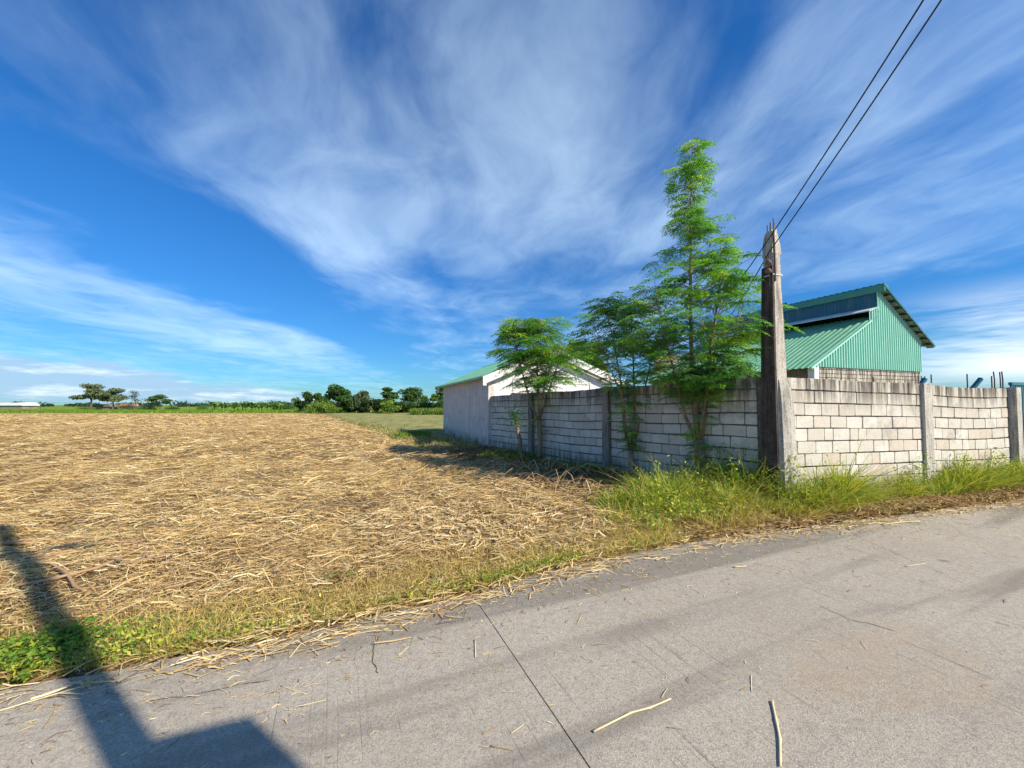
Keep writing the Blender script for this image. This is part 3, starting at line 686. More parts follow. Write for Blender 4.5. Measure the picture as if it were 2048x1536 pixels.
# ------------------------------------------------------------------ strips: straw and grass (vectorised)
def pick(cols, n, jit=.12):
    cols = np.array(cols, float); i = RNG.integers(0, len(cols), n); c = cols[i] * (1 + RNG.normal(0, jit, (n, 1))); return np.clip(c, .005, 1)
def straws(name, X, Y, L, Wd, cols, yaw, tilt=.12, lift=.02, bend=.32, zoff=None, **k):
    """curled strips lying on the ground, three cross-sections each"""
    n = len(X); d = np.stack([np.cos(yaw), np.sin(yaw)], -1); nr = np.stack([-d[:, 1], d[:, 0]], -1)
    z = gz(X, Y) + (RNG.random(n) ** 2 * lift if zoff is None else zoff)
    tl = RNG.normal(0, tilt, n); bd = RNG.normal(0, bend, n) * L * .5; arc = RNG.random(n) * .12 * L
    roll = RNG.uniform(-.7, .7, n); V = np.zeros((n, 6, 3))
    for j, s in enumerate((-.5, 0., .5)):
        cx = X + d[:, 0] * s * L + nr[:, 0] * bd * (4 * s * s); cy = Y + d[:, 1] * s * L + nr[:, 1] * bd * (4 * s * s)
        cz = np.maximum(z + tl * s * L + arc * (1 - 4 * s * s) * .6, gz(cx, cy) + .004)
        w = Wd * (1.0 if j < 2 else .55) * .5
        for e, sg in enumerate((-1, 1)):
            V[:, j * 2 + e, 0] = cx + sg * nr[:, 0] * w * np.cos(roll); V[:, j * 2 + e, 1] = cy + sg * nr[:, 1] * w * np.cos(roll); V[:, j * 2 + e, 2] = cz + sg * w * np.sin(roll) + w
    b = (np.arange(n) * 6)[:, None]; Q = np.concatenate([b + np.array([0, 1, 3, 2]), b + np.array([2, 3, 5, 4])], 0)
    T = np.repeat(cols, 6, 0)
    return link(name, npmesh(name, V.reshape(-1, 3), Q, T), M_STRAW, **k)
def blades(name, X, Y, H, Wd, cols, lean=.45, droop=.5, z0=None, mt=None, parent=None, tipcol=None, **k):
    """tapering curved blades, four levels"""
    n = len(X); yaw = RNG.uniform(0, 2 * np.pi, n); a = RNG.uniform(0, 2 * np.pi, n); ln = np.abs(RNG.normal(0, lean, n)); dr = np.abs(RNG.normal(0, droop, n))
    z = gz(X, Y) if z0 is None else z0; V = np.zeros((n, 7, 3)); i = 0
    T = np.zeros((n, 7, 3))
    for j, s in enumerate((0, .4, .75, 1.0)):
        off = H * (ln * s + dr * s ** 2.5); hz = H * (s - .35 * dr * s ** 3) ; w = Wd * (1, .9, .6, 0)[j] * .5
        cx = X + np.cos(a) * off; cy = Y + np.sin(a) * off; cz = z + hz
        for sg in ((-1, 1) if j < 3 else (0,)):
            V[:, i, 0] = cx + sg * np.cos(yaw) * w; V[:, i, 1] = cy + sg * np.sin(yaw) * w; V[:, i, 2] = cz
            T[:, i] = cols if tipcol is None else cols * (1 - s) + tipcol * s; i += 1
    b = (np.arange(n) * 7)[:, None]
    Q = np.concatenate([b + np.array([0, 1, 3]), b + np.array([0, 3, 2]), b + np.array([2, 3, 5]), b + np.array([2, 5, 4]), b + np.array([4, 5, 6])], 0)
    return link(name, npmesh(name, V.reshape(-1, 3), Q, T.reshape(-1, 3)), mt or M_GRASS, parent, **k)

def in_field(X, Y, margin):
    ok = (Y > edge(X) + margin) & (wl_side(X, Y) > .05)
    shed = ((X + .86) * math.cos(R(21.8)) + (Y - 14.15) * math.sin(R(21.8)) > -.1) & (Y > 14)
    return ok & ~shed
def scatter_field(n, y0, y1, margin, power=1.0):
    """random points in the viewed wedge of the field between two distances"""
    Y = np.sqrt(RNG.uniform(y0 ** 2, y1 ** 2, n * 2)) if power == 1 else RNG.uniform(y0, y1, n * 2)
    X = RNG.uniform(-1.5, 1.0, n * 2) * Y
    k = in_field(X, Y, margin); return X[k], Y[k]
STRAWC = [(.78, .58, .27), (.88, .72, .40), (.70, .50, .22), (.62, .42, .17), (.80, .62, .33), (.54, .35, .14), (.66, .47, .20), (.36, .22, .10), (.76, .56, .24), (.86, .74, .47), (.22, .13, .07), (.74, .58, .30)]
def make_straw():
    rowdir = R(90 + 30)
    parts = []
    for (n, y0, y1, lm, wm, mg) in ((56000, 1.8, 5.0, .14, .0082, .65), (98000, 4.5, 11, .155, .0105, .6), (92000, 10, 26, .22, .018, .6), (44000, 25, 62, .5, .036, .6)):
        X, Y = scatter_field(n, y0, y1, mg)
        if y0 > 20: k = (plot_side(X, Y) < .5); X, Y = X[k], Y[k]
        else: k = (plot_side(X, Y) < 1.5) | (Y < 16); X, Y = X[k], Y[k]
        # thin out in patches so bare earth shows
        pn = np.sin(X * 1.9 + 1.3 * np.sin(Y * 1.1)) * np.cos(Y * 1.7 + .9 * np.sin(X * .8)); k = RNG.random(len(X)) < np.clip(.78 + .5 * pn, .2, 1); X, Y = X[k], Y[k]
        qx = X * math.cos(R(30)) + Y * math.sin(R(30)); k = RNG.random(len(X)) < .80 + .25 * np.sin(qx * 2 * math.pi / 1.15 + 1); X, Y = X[k], Y[k]
        m = len(X); parts.append((X, Y, lm * RNG.lognormal(0, .55, m), (.58 if y1 < 12 else .68) * wm * RNG.lognormal(0, .45, m)))
    X, Y, L, W = [np.concatenate(q) for q in zip(*parts)]
    k = (wl_side(X, Y) > 1.3) | (RNG.random(len(X)) < .45) | (Y > 14); X, Y, L, W = X[k], Y[k], L[k], W[k]
    m = len(X); yaw = np.where(RNG.random(m) < .40, RNG.normal(R(14), .55, m), RNG.uniform(0, np.pi, m))
    pt = np.sin(X * .55 + 1.1 * np.sin(Y * .31)) * np.sin(Y * .43 + 1.3 * np.sin(X * .37)) + .5 * np.sin(X * 2.3 + Y * 1.1) * np.sin(Y * 1.9 - X)
    tc = pick(STRAWC, m); dk = np.clip(.5 + .45 * pt, 0, 1)[:, None]; tc = tc * (1 - .30 * dk) + np.array([.30, .19, .10]) * (.26 * dk); tc = np.clip(tc * np.array([1.13, 1.11, 1.06]), 0, .95)
    straws('straw_litter', X, Y, np.clip(L, .04, 1.0), W, tc, yaw, lift=.075, tilt=.17, kind='stuff', label='dry straw and cane leaf litter covering the harvested field', cat='straw')
    # pale heap of chopped pieces
    m = 5200; a = RNG.uniform(0, 2 * np.pi, m); r = np.sqrt(RNG.random(m)); X = -.50 + 1.15 * r * np.cos(a) + RNG.normal(0, .40, m); Y = 5.0 + .6 * r * np.sin(a) + RNG.normal(0, .28, m) - .10 * X
    k = in_field(X, Y, .5); X, Y = X[k], Y[k]; m = len(X)
    straws('chopped_straw_heap', X, Y, RNG.uniform(.06, .24, m), RNG.uniform(.010, .022, m), pick([(.78, .62, .34), (.72, .54, .27), (.66, .48, .22), (.82, .70, .44), (.5, .34, .16), (.36, .24, .11)], m), RNG.uniform(0, np.pi, m), tilt=.25, lift=.08, kind='stuff', label='pale heap of chopped straw pieces in front of the shaded wall', cat='straw')
    # brown leaf trash in the shade of the wall
    m = 16000; q = RNG.random(m) * WL_LEN * 1.02; o = .1 + np.abs(RNG.normal(0, 1.0, m)); X = WC.x + WL_DIR.x * q - WL_DIR.y * o; Y = WC.y + WL_DIR.y * q + WL_DIR.x * o
    k = in_field(X, Y, .9) & (wl_side(X, Y) > .12); X, Y = X[k], Y[k]; m = len(X)
    straws('leaf_trash', X, Y, RNG.uniform(.06, .3, m), RNG.uniform(.01, .026, m), pick([(.20, .12, .06), (.28, .17, .08), (.13, .08, .045), (.38, .25, .12), (.50, .36, .18)], m), RNG.uniform(0, np.pi, m), tilt=.3, lift=.10, kind='stuff', label='brown dry leaf trash heaped along the foot of the shaded wall', cat='trash')
    # straw swept over the road edge
    m = 9000; X = RNG.uniform(-4, 9, m); d = RNG.normal(-.10, .26, m); d = np.where(d > .25, d * .6, d); Y = edge(X) - d
    pn = .5 + .5 * np.sin(X * 2.3 + 1) * np.sin(X * .9); k = RNG.random(m) < .25 + .75 * pn; X, Y = X[k], Y[k]; m = len(X)
    z = np.where(Y < edge(X), .004 + .01 * RNG.random(m), .02) - gz(X, Y)
    straws('verge_straw', X, Y, RNG.uniform(.03, .26, m), RNG.uniform(.003, .010, m), pick(STRAWC, m), np.where(RNG.random(m) < .7, RNG.normal(R(22), .4, m), RNG.uniform(0, np.pi, m)), tilt=.03, lift=0, zoff=z, kind='stuff', label='loose straw swept along the edge of the concrete road', cat='straw')
make_straw()
def make_chaff():
    m = 5200; X = RNG.uniform(-4, 9.5, m); d = .02 + RNG.exponential(.42, m) + .15 * (np.sin(X * 1.7) + 1) * RNG.random(m); Y = edge(X) - d; k = d < 2.6; X, Y = X[k], Y[k]; m = len(X)
    straws('road_chaff', X, Y, RNG.lognormal(-3.3, .5, m), RNG.uniform(.0015, .005, m), pick(STRAWC + [(.2, .14, .08), (.14, .1, .06)], m), np.where(RNG.random(m) < .5, RNG.normal(R(22), .5, m), RNG.uniform(0, np.pi, m)), tilt=.01, lift=0, zoff=.003 - gz(X, Y), kind='stuff', label='fine chaff and crumbs scattered over the concrete near the field', cat='chaff')
make_chaff()

# ------------------------------------------------------------------ grass
GOLD = [(.70, .52, .20), (.60, .43, .14), (.76, .60, .27), (.50, .36, .12), (.60, .50, .17), (.40, .26, .11), (.55, .52, .14)]
YELG = [(.54, .58, .06), (.43, .52, .05), (.64, .60, .11), (.28, .40, .04), (.68, .60, .18), (.50, .56, .08)]
GREEN = [(.12, .25, .025), (.17, .32, .03), (.09, .19, .03), (.22, .36, .04)]
BROWN = [(.38, .23, .095), (.30, .18, .075), (.48, .31, .13), (.20, .12, .055), (.54, .38, .18)]
def make_grass():
    # dry golden grass along the left verge
    n = 42000; X = RNG.uniform(-4.2, 3.2, n); Y = edge(X) + .04 + np.abs(RNG.normal(0, .40 + .22 * np.clip((X + 1.5) / 2, 0, 1), n)); k = (Y < edge(X) + 1.7) & (RNG.random(n) < .72 + .4 * np.sin(X * 4.3 + Y * 3.1) * np.sin(Y * 5.0 - X * 1.7)) & (wl_side(X, Y) > .3); X, Y = X[k], Y[k]
    c = pick(GOLD, len(X)); g = (RNG.random(len(X)) < np.clip(.36 - (Y - edge(X)) * 1.1, .04, .4) * (.55 + .45 * np.sin(X * 2.1))); c[g] = pick(YELG, g.sum())
    blades('dry_grass', X, Y, RNG.uniform(.03, .12, len(X)), RNG.uniform(.004, .009, len(X)), c, .8, .7, kind='stuff', label='short golden dry grass along the edge of the road', cat='grass')
    # green creeping weeds in patches close to the road
    xs = []; ys = []
    for (cx, w, dd, m) in ((-2.9, .35, .22, 1500), (-2.3, .35, .18, 700), (-1.45, .2, .10, 160), (-.85, .22, .10, 240), (-.05, .30, .12, 800), (.45, .2, .10, 420), (1.6, .2, .12, 160), (-3.6, .4, .35, 1300)):
        x = RNG.normal(cx, w, m); xs.append(x); ys.append(edge(x) + .05 + np.abs(RNG.normal(0, dd, m)))
    X = np.concatenate(xs); Y = np.concatenate(ys)
    leafmesh('creeping_weeds', X, Y, gz(X, Y) + RNG.random(len(X)) * .09, RNG.uniform(.009, .02, len(X)), pick(GREEN + YELG[:4], len(X)), M_GRASS, kind='stuff', label='low green creeping weeds beside the road edge', cat='weeds')
    # tall yellow green grass before the wall corner
    n = 52000; u = RNG.random(n); X = RNG.uniform(1.2, 11.5, n)
    wall_y = np.where(X < 4.4, 6.36 + (4.28 - X) * 1.57, 6.2 + (X - 4.42) * .302)
    front = edge(X) + .12; back = np.minimum(wall_y - .22, front + 2.1)
    Y = front + (back - front) * u; k = RNG.random(n) < np.clip((X - 1.0) / 1.6, 0, 1) * np.clip((u + .25) * 1.3, .3, 1) * np.where(X > 4.8, np.clip((u - .52 - .12 * np.sin(X * 2.2)) * 3.2, .0, 1), 1); X, Y, u = X[k], Y[k], u[k]
    hgt = (.16 + .46 * u ** .8) * np.clip((X - .6) / 2.2, .25, 1) * RNG.uniform(.55, 1.15, len(X)) * np.where(X > 5.4, .80, 1.1)
    cl = np.sin(X * 4.1 + 1.3 * np.sin(Y * 3.3)) * np.sin(Y * 4.7 + 1.1 * np.sin(X * 2.9)); hgt *= 1 + .5 * cl
    k = RNG.random(len(X)) < np.clip(.62 + .6 * cl, .1, 1); X, Y, u, hgt = X[k], Y[k], u[k], hgt[k]
    up = RNG.random(len(X)) < .05; hgt = np.where(up, hgt * 1.55, hgt)
    c = pick(YELG, len(X)); g = RNG.random(len(X)) < np.where(u > .5, .34, .12); c[g] = pick(GREEN, g.sum()); d_ = RNG.random(len(X)) < np.clip(.75 - 1.5 * u, .06, .7); c[d_] = pick(GOLD, d_.sum())
    blades('tall_grass', X, Y, hgt, RNG.uniform(.006, .014, len(X)), c, .5, .75, kind='stuff', label='tall yellow green grass growing before the wall corner', cat='grass')
    # brown cut thatch between road and right wall
    n = 24000; X = RNG.uniform(2.2, 12.5, n); wall_y = np.where(X < 4.4, 7.2, 6.2 + (X - 4.42) * .302); f0 = edge(X); Y = f0 + RNG.random(n) * np.minimum(wall_y - f0 - .25, 1.7)
    straws('cut_thatch', X, Y, RNG.uniform(.06, .3, n), RNG.uniform(.006, .016, n), pick(BROWN, n), RNG.normal(R(18), .6, n), tilt=.25, lift=.07, kind='stuff', label='brown cut grass thatch between the road and the sunlit wall', cat='thatch')
    # small leaves mixed into the weeds before the wall
    n = 46000; u = RNG.random(n); X = RNG.uniform(1.7, 11.5, n); wall_y = np.where(X < 4.4, 6.36 + (4.28 - X) * 1.57, 6.2 + (X - 4.42) * .302)
    front = edge(X) + .35; back = np.minimum(wall_y - .15, front + 1.9); Y = front + (back - front) * u
    pn = np.sin(X * 2.7 + .6) * np.sin(X * 1.1 + Y * 2); k = RNG.random(n) < np.clip(.35 + .8 * pn, 0, 1) * np.where(X > 4.8, np.clip((u - .58) * 3, 0, 1), 1); X, Y, u = X[k], Y[k], u[k]
    leafmesh('leafy_weeds', X, Y, gz(X, Y) + RNG.random(len(X)) ** .8 * (.2 + .48 * u) * np.where(X > 5.4, .9, 1.1) * (1 + .35 * np.sin(X * 5 + Y * 3)), RNG.uniform(.012, .032, len(X)), pick(GREEN + YELG, len(X)), M_GRASS, kind='stuff', label='small leafed green weeds growing through the tall grass', cat='weeds')
    # shaded weeds at the foot of the left wall
    xs = []; ys = []
    for (s, o, m) in ((.66, .85, 260), (.74, 1.3, 260), (.45, .35, 160), (.52, .8, 150), (.36, .5, 220), (.82, .5, 60)):
        q = WC + WL_DIR * (WL_LEN * s); nrm = Vector((-WL_DIR.y, WL_DIR.x, 0)); q = q + nrm * o if wl_side((q + nrm).x, (q + nrm).y) > 0 else q - nrm * o
        xs.append(RNG.normal(q.x, .28, m)); ys.append(RNG.normal(q.y, .3, m))
    X = np.concatenate(xs); Y = np.concatenate(ys); k = wl_side(X, Y) > .12; X, Y = X[k], Y[k]
    blades('shade_grass', X, Y, RNG.uniform(.12, .38, len(X)), RNG.uniform(.008, .018, len(X)), pick(GREEN, len(X)), .5, .6, kind='stuff', label='dark green grass tufts in the shade of the field wall', cat='grass')
    # greenery of the paler plot and the shaded strip by the shed
    n = 60000; Y = RNG.uniform(14, 66, n); X = RNG.uniform(-.75, 0, n) * Y; k = (plot_side(X, Y) > .4) & in_field(X, Y, 1); X, Y = X[k], Y[k]
    c = pick([(.46, .42, .18), (.26, .30, .08), (.52, .46, .22), (.17, .23, .05), (.36, .33, .13)], len(X))
    blades('stubble_tufts', X, Y, RNG.uniform(.05, .2, len(X)) * (1 + Y / 60), .015 + Y * .0009, c, .6, .5, kind='stuff', label='pale green stubble tufts of the plot behind the field', cat='stubble')
    a, b = G(800, 872), G(895, 868); n = 3000; t = RNG.random(n); X = a.x + (b.x - a.x) * t + RNG.normal(0, .2, n); Y = a.y + (b.y - a.y) * t + RNG.normal(0, .8, n); k = in_field(X, Y, 1); X, Y = X[k], Y[k]
    blades('shed_grass', X, Y, RNG.uniform(.1, .3, len(X)), .03, pick(GREEN, len(X)), .4, .5, kind='stuff', label='green grass strip at the far corner of the shed', cat='grass')
def leafmesh(name, X, Y, Z, S, cols, mt, parent=None, flat=.6, **k):
    """pointed oval leaves: six-sided, folded along the midrib"""
    n = len(X); yaw = RNG.uniform(0, 2 * np.pi, n); pit = RNG.normal(.1, flat, n); rol = RNG.normal(0, .5, n)
    d = np.stack([np.cos(yaw) * np.cos(pit), np.sin(yaw) * np.cos(pit), np.sin(pit)], -1)
    r = np.stack([-np.sin(yaw), np.cos(yaw), np.zeros(n)], -1); u = np.cross(d, r); r2 = r * np.cos(rol)[:, None] + u * np.sin(rol)[:, None]
    c = np.stack([X, Y, Z], -1); S = S[:, None]
    V = np.stack([c - d * S, c + r2 * S * .5 + u * S * .1, c + d * S, c - r2 * S * .5 + u * S * .1], 1).reshape(-1, 3)
    b = (np.arange(n) * 4)[:, None]; Q = np.concatenate([b + np.array([0, 1, 2]), b + np.array([0, 2, 3])], 0)
    return link(name, npmesh(name, V, Q, np.repeat(cols, 4, 0)), mt, parent, **k)
make_grass()

# ------------------------------------------------------------------ feathery trees along the wall
MORG = [(.17, .44, .055), (.23, .52, .055), (.12, .34, .06), (.38, .62, .055), (.16, .40, .10), (.12, .33, .07)]
def frond(rng, length):
    """a bipinnate drooping leaf: rachis along +x, leaflets as quads; returns (n,4,3) quads"""
    qs = []; npin = int(5 + length * 12)
    for i in range(npin):
        s = .22 + .78 * i / max(npin - 1, 1); bx, bz = length * s, -length * .38 * s * s
        for sg in (-1, 1):
            pl = length * .46 * (1 - .65 * s) + .04; nl = max(3, int(pl / .028)); ang = R(58) + rng.normal(0, .12)
            for j in range(nl + 1):
                q = (j + .6) / (nl + .6); x = bx + math.cos(ang) * pl * q; y = sg * math.sin(ang) * pl * q; z = bz - pl * .35 * q * q
                sz = .0190 * rng.uniform(.75, 1.35); a2 = ang * sg + rng.normal(0, .5) + (.7 if j % 2 else -.7); tl = rng.normal(-.25, .45)
                d = np.array([math.cos(a2) * math.cos(tl), math.sin(a2) * math.cos(tl), math.sin(tl)]); w = np.array([-math.sin(a2), math.cos(a2), rng.normal(0, .4)])
                c = np.array([x, y, z]) + d * sz * .5
                qs.append([c - d * sz, c + w * sz * .55, c + d * sz, c - w * sz * .55])
    return np.array(qs)
_fr = np.random.default_rng(5); FRONDS = [frond(_fr, l) for l in (.26, .30, .34, .38, .44, .50)]
def feathery_tree(base, stems, prof, nf, zlo, zhi, lean, label, seed, low=0, trunk_r=.07, tr_h=.9, dens=1.0):
    """stems: list of polylines (local); prof(z) -> (centre offset x, half width); fronds hang from side twigs"""
    rng = np.random.default_rng(seed); root = empty('feathery_tree', base, 0, label=label, cat='tree', group='feathery trees along the wall')
    m = MB(); m.tube([(0, 0, -.25), (.01, 0, .1), (.03, .01, tr_h * .5), (0, 0, tr_h)], [trunk_r * 1.5, trunk_r * 1.15, trunk_r, trunk_r * .95], 9); m.build('trunk', M_BARK, root, True)
    for st in stems:
        n = len(st); m = MB(); r0 = st[0][3] if len(st[0]) > 3 else .03
        m.tube([Vector(p[:3]) for p in st], [max(.004, r0 * (1 - .85 * i / (n - 1))) for i in range(n)], 7); m.build('limb', M_BARK, root, True)
    tw = MB(); VV = []; TT = []
    def put(o, yaw, pitch, sc, col):
        q = FRONDS[rng.integers(len(FRONDS))] * sc; cp, sp = math.cos(pitch), math.sin(pitch); cy, sy = math.cos(yaw), math.sin(yaw)
        x = q[..., 0] * cp - q[..., 2] * sp; z = q[..., 0] * sp + q[..., 2] * cp; y = q[..., 1]
        V = np.stack([x * cy - y * sy + o[0], x * sy + y * cy + o[1], z + o[2]], -1); VV.append(V.reshape(-1, 3)); n = len(V)
        TT.append(np.repeat(np.clip(col * (1 + rng.normal(0, .13, (n, 1))), .01, 1), 4, 0))
        e = np.array([cp * cy, cp * sy, sp]) * .3 * sc; p0 = Vector(o); tw.tube([p0, p0 + Vector(e) * .6, p0 + Vector(e) * 1.15 - Vector((0, 0, .05 * sc))], [.004, .003, .002], 3, False)
    mains = [np.array([p[:3] for p in st]) for st in stems]
    def on_stem(st, z):
        zz = st[:, 2]; return np.array([np.interp(z, zz, st[:, 0]), np.interp(z, zz, st[:, 1]), z])
    for k in range(nf):
        z = zlo + (zhi - zlo) * rng.random() ** (1.7 if zhi > 5 else 1.0); ti = round((z - zlo) / .27); z = zlo + .27 * ti + rng.normal(0, .085) + .08 * math.sin(ti * 2.3 + k % 3)
        cands = [s for s in mains if s[0, 2] - .1 <= z <= s[-1, 2] + .02]
        if not cands: continue
        st = cands[rng.integers(len(cands))]; p = on_stem(st, z); cx, hw = prof(z); yaw = rng.uniform(0, 2 * math.pi)
        # side twig from the stem, its reach limited by the crown outline
        reach = max(.02, hw * rng.random() ** .6 - .22); q = p + np.array([math.cos(yaw) * reach, math.sin(yaw) * reach * .9, reach * .35])
        lim = hw - .12; dx = q[0] - cx
        if abs(dx) > lim: q[0] = cx + math.copysign(lim, dx)
        if reach > .12: tw.tube([Vector(p), Vector((p + q) / 2 + np.array([0, 0, .04])), Vector(q)], [.009, .006, .004], 4, False)
        col = np.array(MORG[rng.integers(len(MORG))])
        for j in range(rng.integers(2, 4)):
            put(q, yaw + rng.normal(0, .8), rng.uniform(-.25, .40), rng.uniform(.7, 1.1) * min(1.0, .45 + hw * .55), col)
    for k in range(low):      # shoots lower on the trunk
        z = rng.uniform(.55, 1.75); st = mains[rng.integers(len(mains))]; p = on_stem(st, max(z, st[0, 2])); p[2] = z
        put(p, rng.uniform(0, 6.28), rng.uniform(-.2, .6), rng.uniform(.5, .9), np.array(MORG[rng.integers(len(MORG))]) * rng.uniform(.8, 1.5))
    tw.build('twigs', M_BARK, root, kind='stuff')
    V = np.concatenate(VV); T = np.concatenate(TT); Q = np.arange(len(V)).reshape(-1, 4)
    link('foliage', npmesh('foliage', V, Q, T), M_LEAF, root)
    return root
def stem(pts, r=.03): return [(*p, r) if i == 0 else p for i, p in enumerate(pts)]
def zat(y, Y): return P(1024, y, Y).z
# tall one by the pole
b3 = Vector((3.53, 7.2, 0))
def prof3(z):
    zz = [1.0, 1.9, 2.2, 2.6, 3.0, 3.5, 3.9, 4.3, 4.8, 5.3, 5.7, 6.3, 6.75]; hw = [.3, .55, .85, 1.1, 1.25, 1.2, .95, .8, .66, .52, .52, .46, .18]; cx = [0, 0, 0, 0, .0, .02, .05, .08, .06, .0, -.02, -.03, 0]
    return np.interp(z, zz, cx) - .04, np.interp(z, zz, hw)
feathery_tree(b3, [stem([(0, 0, .8), (-.06, .02, 1.5), (-.10, .02, 2.4), (-.12, .0, 3.4), (-.10, 0, 4.4), (-.08, 0, 5.4), (-.03, 0, 6.65)], .055),
                   stem([(0, 0, .85), (.10, -.04, 1.5), (.16, -.06, 2.3), (.30, -.06, 3.1), (.42, -.05, 3.9), (.48, -.05, 4.9)], .045),
                   stem([(0, 0, .8), (-.22, .05, 1.35), (-.38, .08, 2.1), (-.55, .1, 2.8), (-.70, .1, 3.5)], .04),
                   stem([(.02, 0, .85), (.2, .02, 1.5), (.45, .03, 2.3), (.75, .03, 3.0), (.9, .02, 3.5)], .035),
                   stem([(0, 0, .85), (.0, -.2, 1.5), (.05, -.35, 2.2), (.1, -.4, 3.0)], .03)],
              prof3, 460, 1.85, 6.6, 0, 'tallest feathery tree, right beside the concrete pole', 31, low=46, trunk_r=.10, tr_h=.95)
# middle one
b2 = Vector((2.64, 8.5, 0))
def prof2(z): return np.interp(z, [1.8, 4], [-.05, -.12]), np.interp(z, [1.0, 1.9, 2.2, 2.6, 3.1, 3.6, 3.9, 4.05], [.25, .5, .8, 1.0, 1.05, .95, .6, .2])
feathery_tree(b2, [stem([(0, 0, .55), (-.14, 0, 1.1), (-.17, .02, 1.9), (-.3, .03, 2.8), (-.5, .03, 3.75)], .035), stem([(0, 0, .55), (.08, 0, 1.2), (.10, .02, 2.0), (.08, .02, 3.0), (.02, 0, 3.95)], .035),
                   stem([(.05, 0, .55), (.2, -.03, 1.3), (.35, -.03, 2.1), (.55, -.04, 2.9), (.7, -.04, 3.5)], .03), stem([(-.1, 0, .8), (-.2, -.2, 1.7), (-.5, -.25, 2.4), (-.8, -.25, 3.2)], .025)],
              prof2, 225, 1.85, 3.95, 0, 'middle feathery tree with dark crown between the other two', 32, low=64, trunk_r=.06, tr_h=.6)
# left one
b1 = Vector((.80, 11.3, 0))
def prof1(z): return np.interp(z, [1.9, 4.2], [.12, .02]), np.interp(z, [1.2, 2.0, 2.4, 2.9, 3.4, 3.9, 4.2], [.3, .8, 1.15, 1.28, 1.2, .9, .3])
feathery_tree(b1, [stem([(0, 0, 1.1), (-.25, 0, 1.7), (-.45, .02, 2.4), (-.65, .02, 3.2), (-.8, .02, 3.95)], .04), stem([(0, 0, 1.1), (-.02, 0, 1.8), (-.05, .02, 2.7), (.0, .02, 3.5), (.05, 0, 4.15)], .04),
                   stem([(0, 0, 1.1), (.2, -.02, 1.75), (.45, -.02, 2.5), (.75, -.02, 3.3)], .035), stem([(0, 0, 1.15), (.1, -.2, 1.8), (.2, -.35, 2.6), (.25, -.4, 3.4)], .03)],
              prof1, 430, 1.95, 4.1, 0, 'leftmost feathery tree, forked trunk before the white gable', 33, low=12, trunk_r=.075, tr_h=1.15)
# lopped stump with sprouts beside it
st = empty('sprouting_stump', (.22, 11.45, 0), 0, label='small lopped stump with a leaf tuft beside the leftmost tree', cat='tree')
m = MB(); m.tube([(0, 0, -.2), (.02, 0, .5), (-.08, 0, 1.0), (-.1, 0, 1.25)], [.09, .07, .05, .03], 7); m.build('trunk', M_BARK, st, True)
n = 260; leafmesh('leaf_tuft', RNG.normal(-.12, .16, n), RNG.normal(0, .14, n), RNG.normal(1.25, .16, n), RNG.uniform(.03, .06, n), pick(MORG, n) * 1.2, M_LEAF, st, kind='stuff')

# ------------------------------------------------------------------ background trees
def leaf_cloud(rng, centres, radii, per, size, cols, squash=.6):
    VV = []; TT = []
    for c, r in zip(centres, radii):
        n = per; d = rng.normal(0, 1, (n, 3)); d /= np.linalg.norm(d, axis=1)[:, None]; rr = r * (rng.random(n) ** .45)[:, None]; p = c + d * rr * np.array([1, 1, squash])
        a = rng.normal(0, 1, (n, 3)); a /= np.linalg.norm(a, axis=1)[:, None]; b = np.cross(a, rng.normal(0, 1, (n, 3))); b /= np.linalg.norm(b, axis=1)[:, None]
        s = (size * rng.uniform(.6, 1.4, n))[:, None]; VV.append(np.stack([p - a * s, p + b * s * .6, p + a * s, p - b * s * .6], 1).reshape(-1, 3))
        col = np.array(cols[rng.integers(len(cols))]) * rng.uniform(.8, 1.25); TT.append(np.repeat(np.clip(col * (1 + rng.normal(0, .15, (n, 1))), .005, 1), 4, 0))
    V = np.concatenate(VV); return npmesh('crown', V, np.arange(len(V)).reshape(-1, 4), np.concatenate(TT))
DARK = [(.06, .13, .03), (.08, .16, .035), (.05, .11, .03)]; MID = [(.07, .16, .03), (.10, .20, .035), (.06, .13, .03)]; LITE = [(.14, .25, .03), (.19, .30, .04), (.11, .21, .03)]; GREY = [(.17, .22, .10), (.20, .25, .13), (.14, .19, .09)]
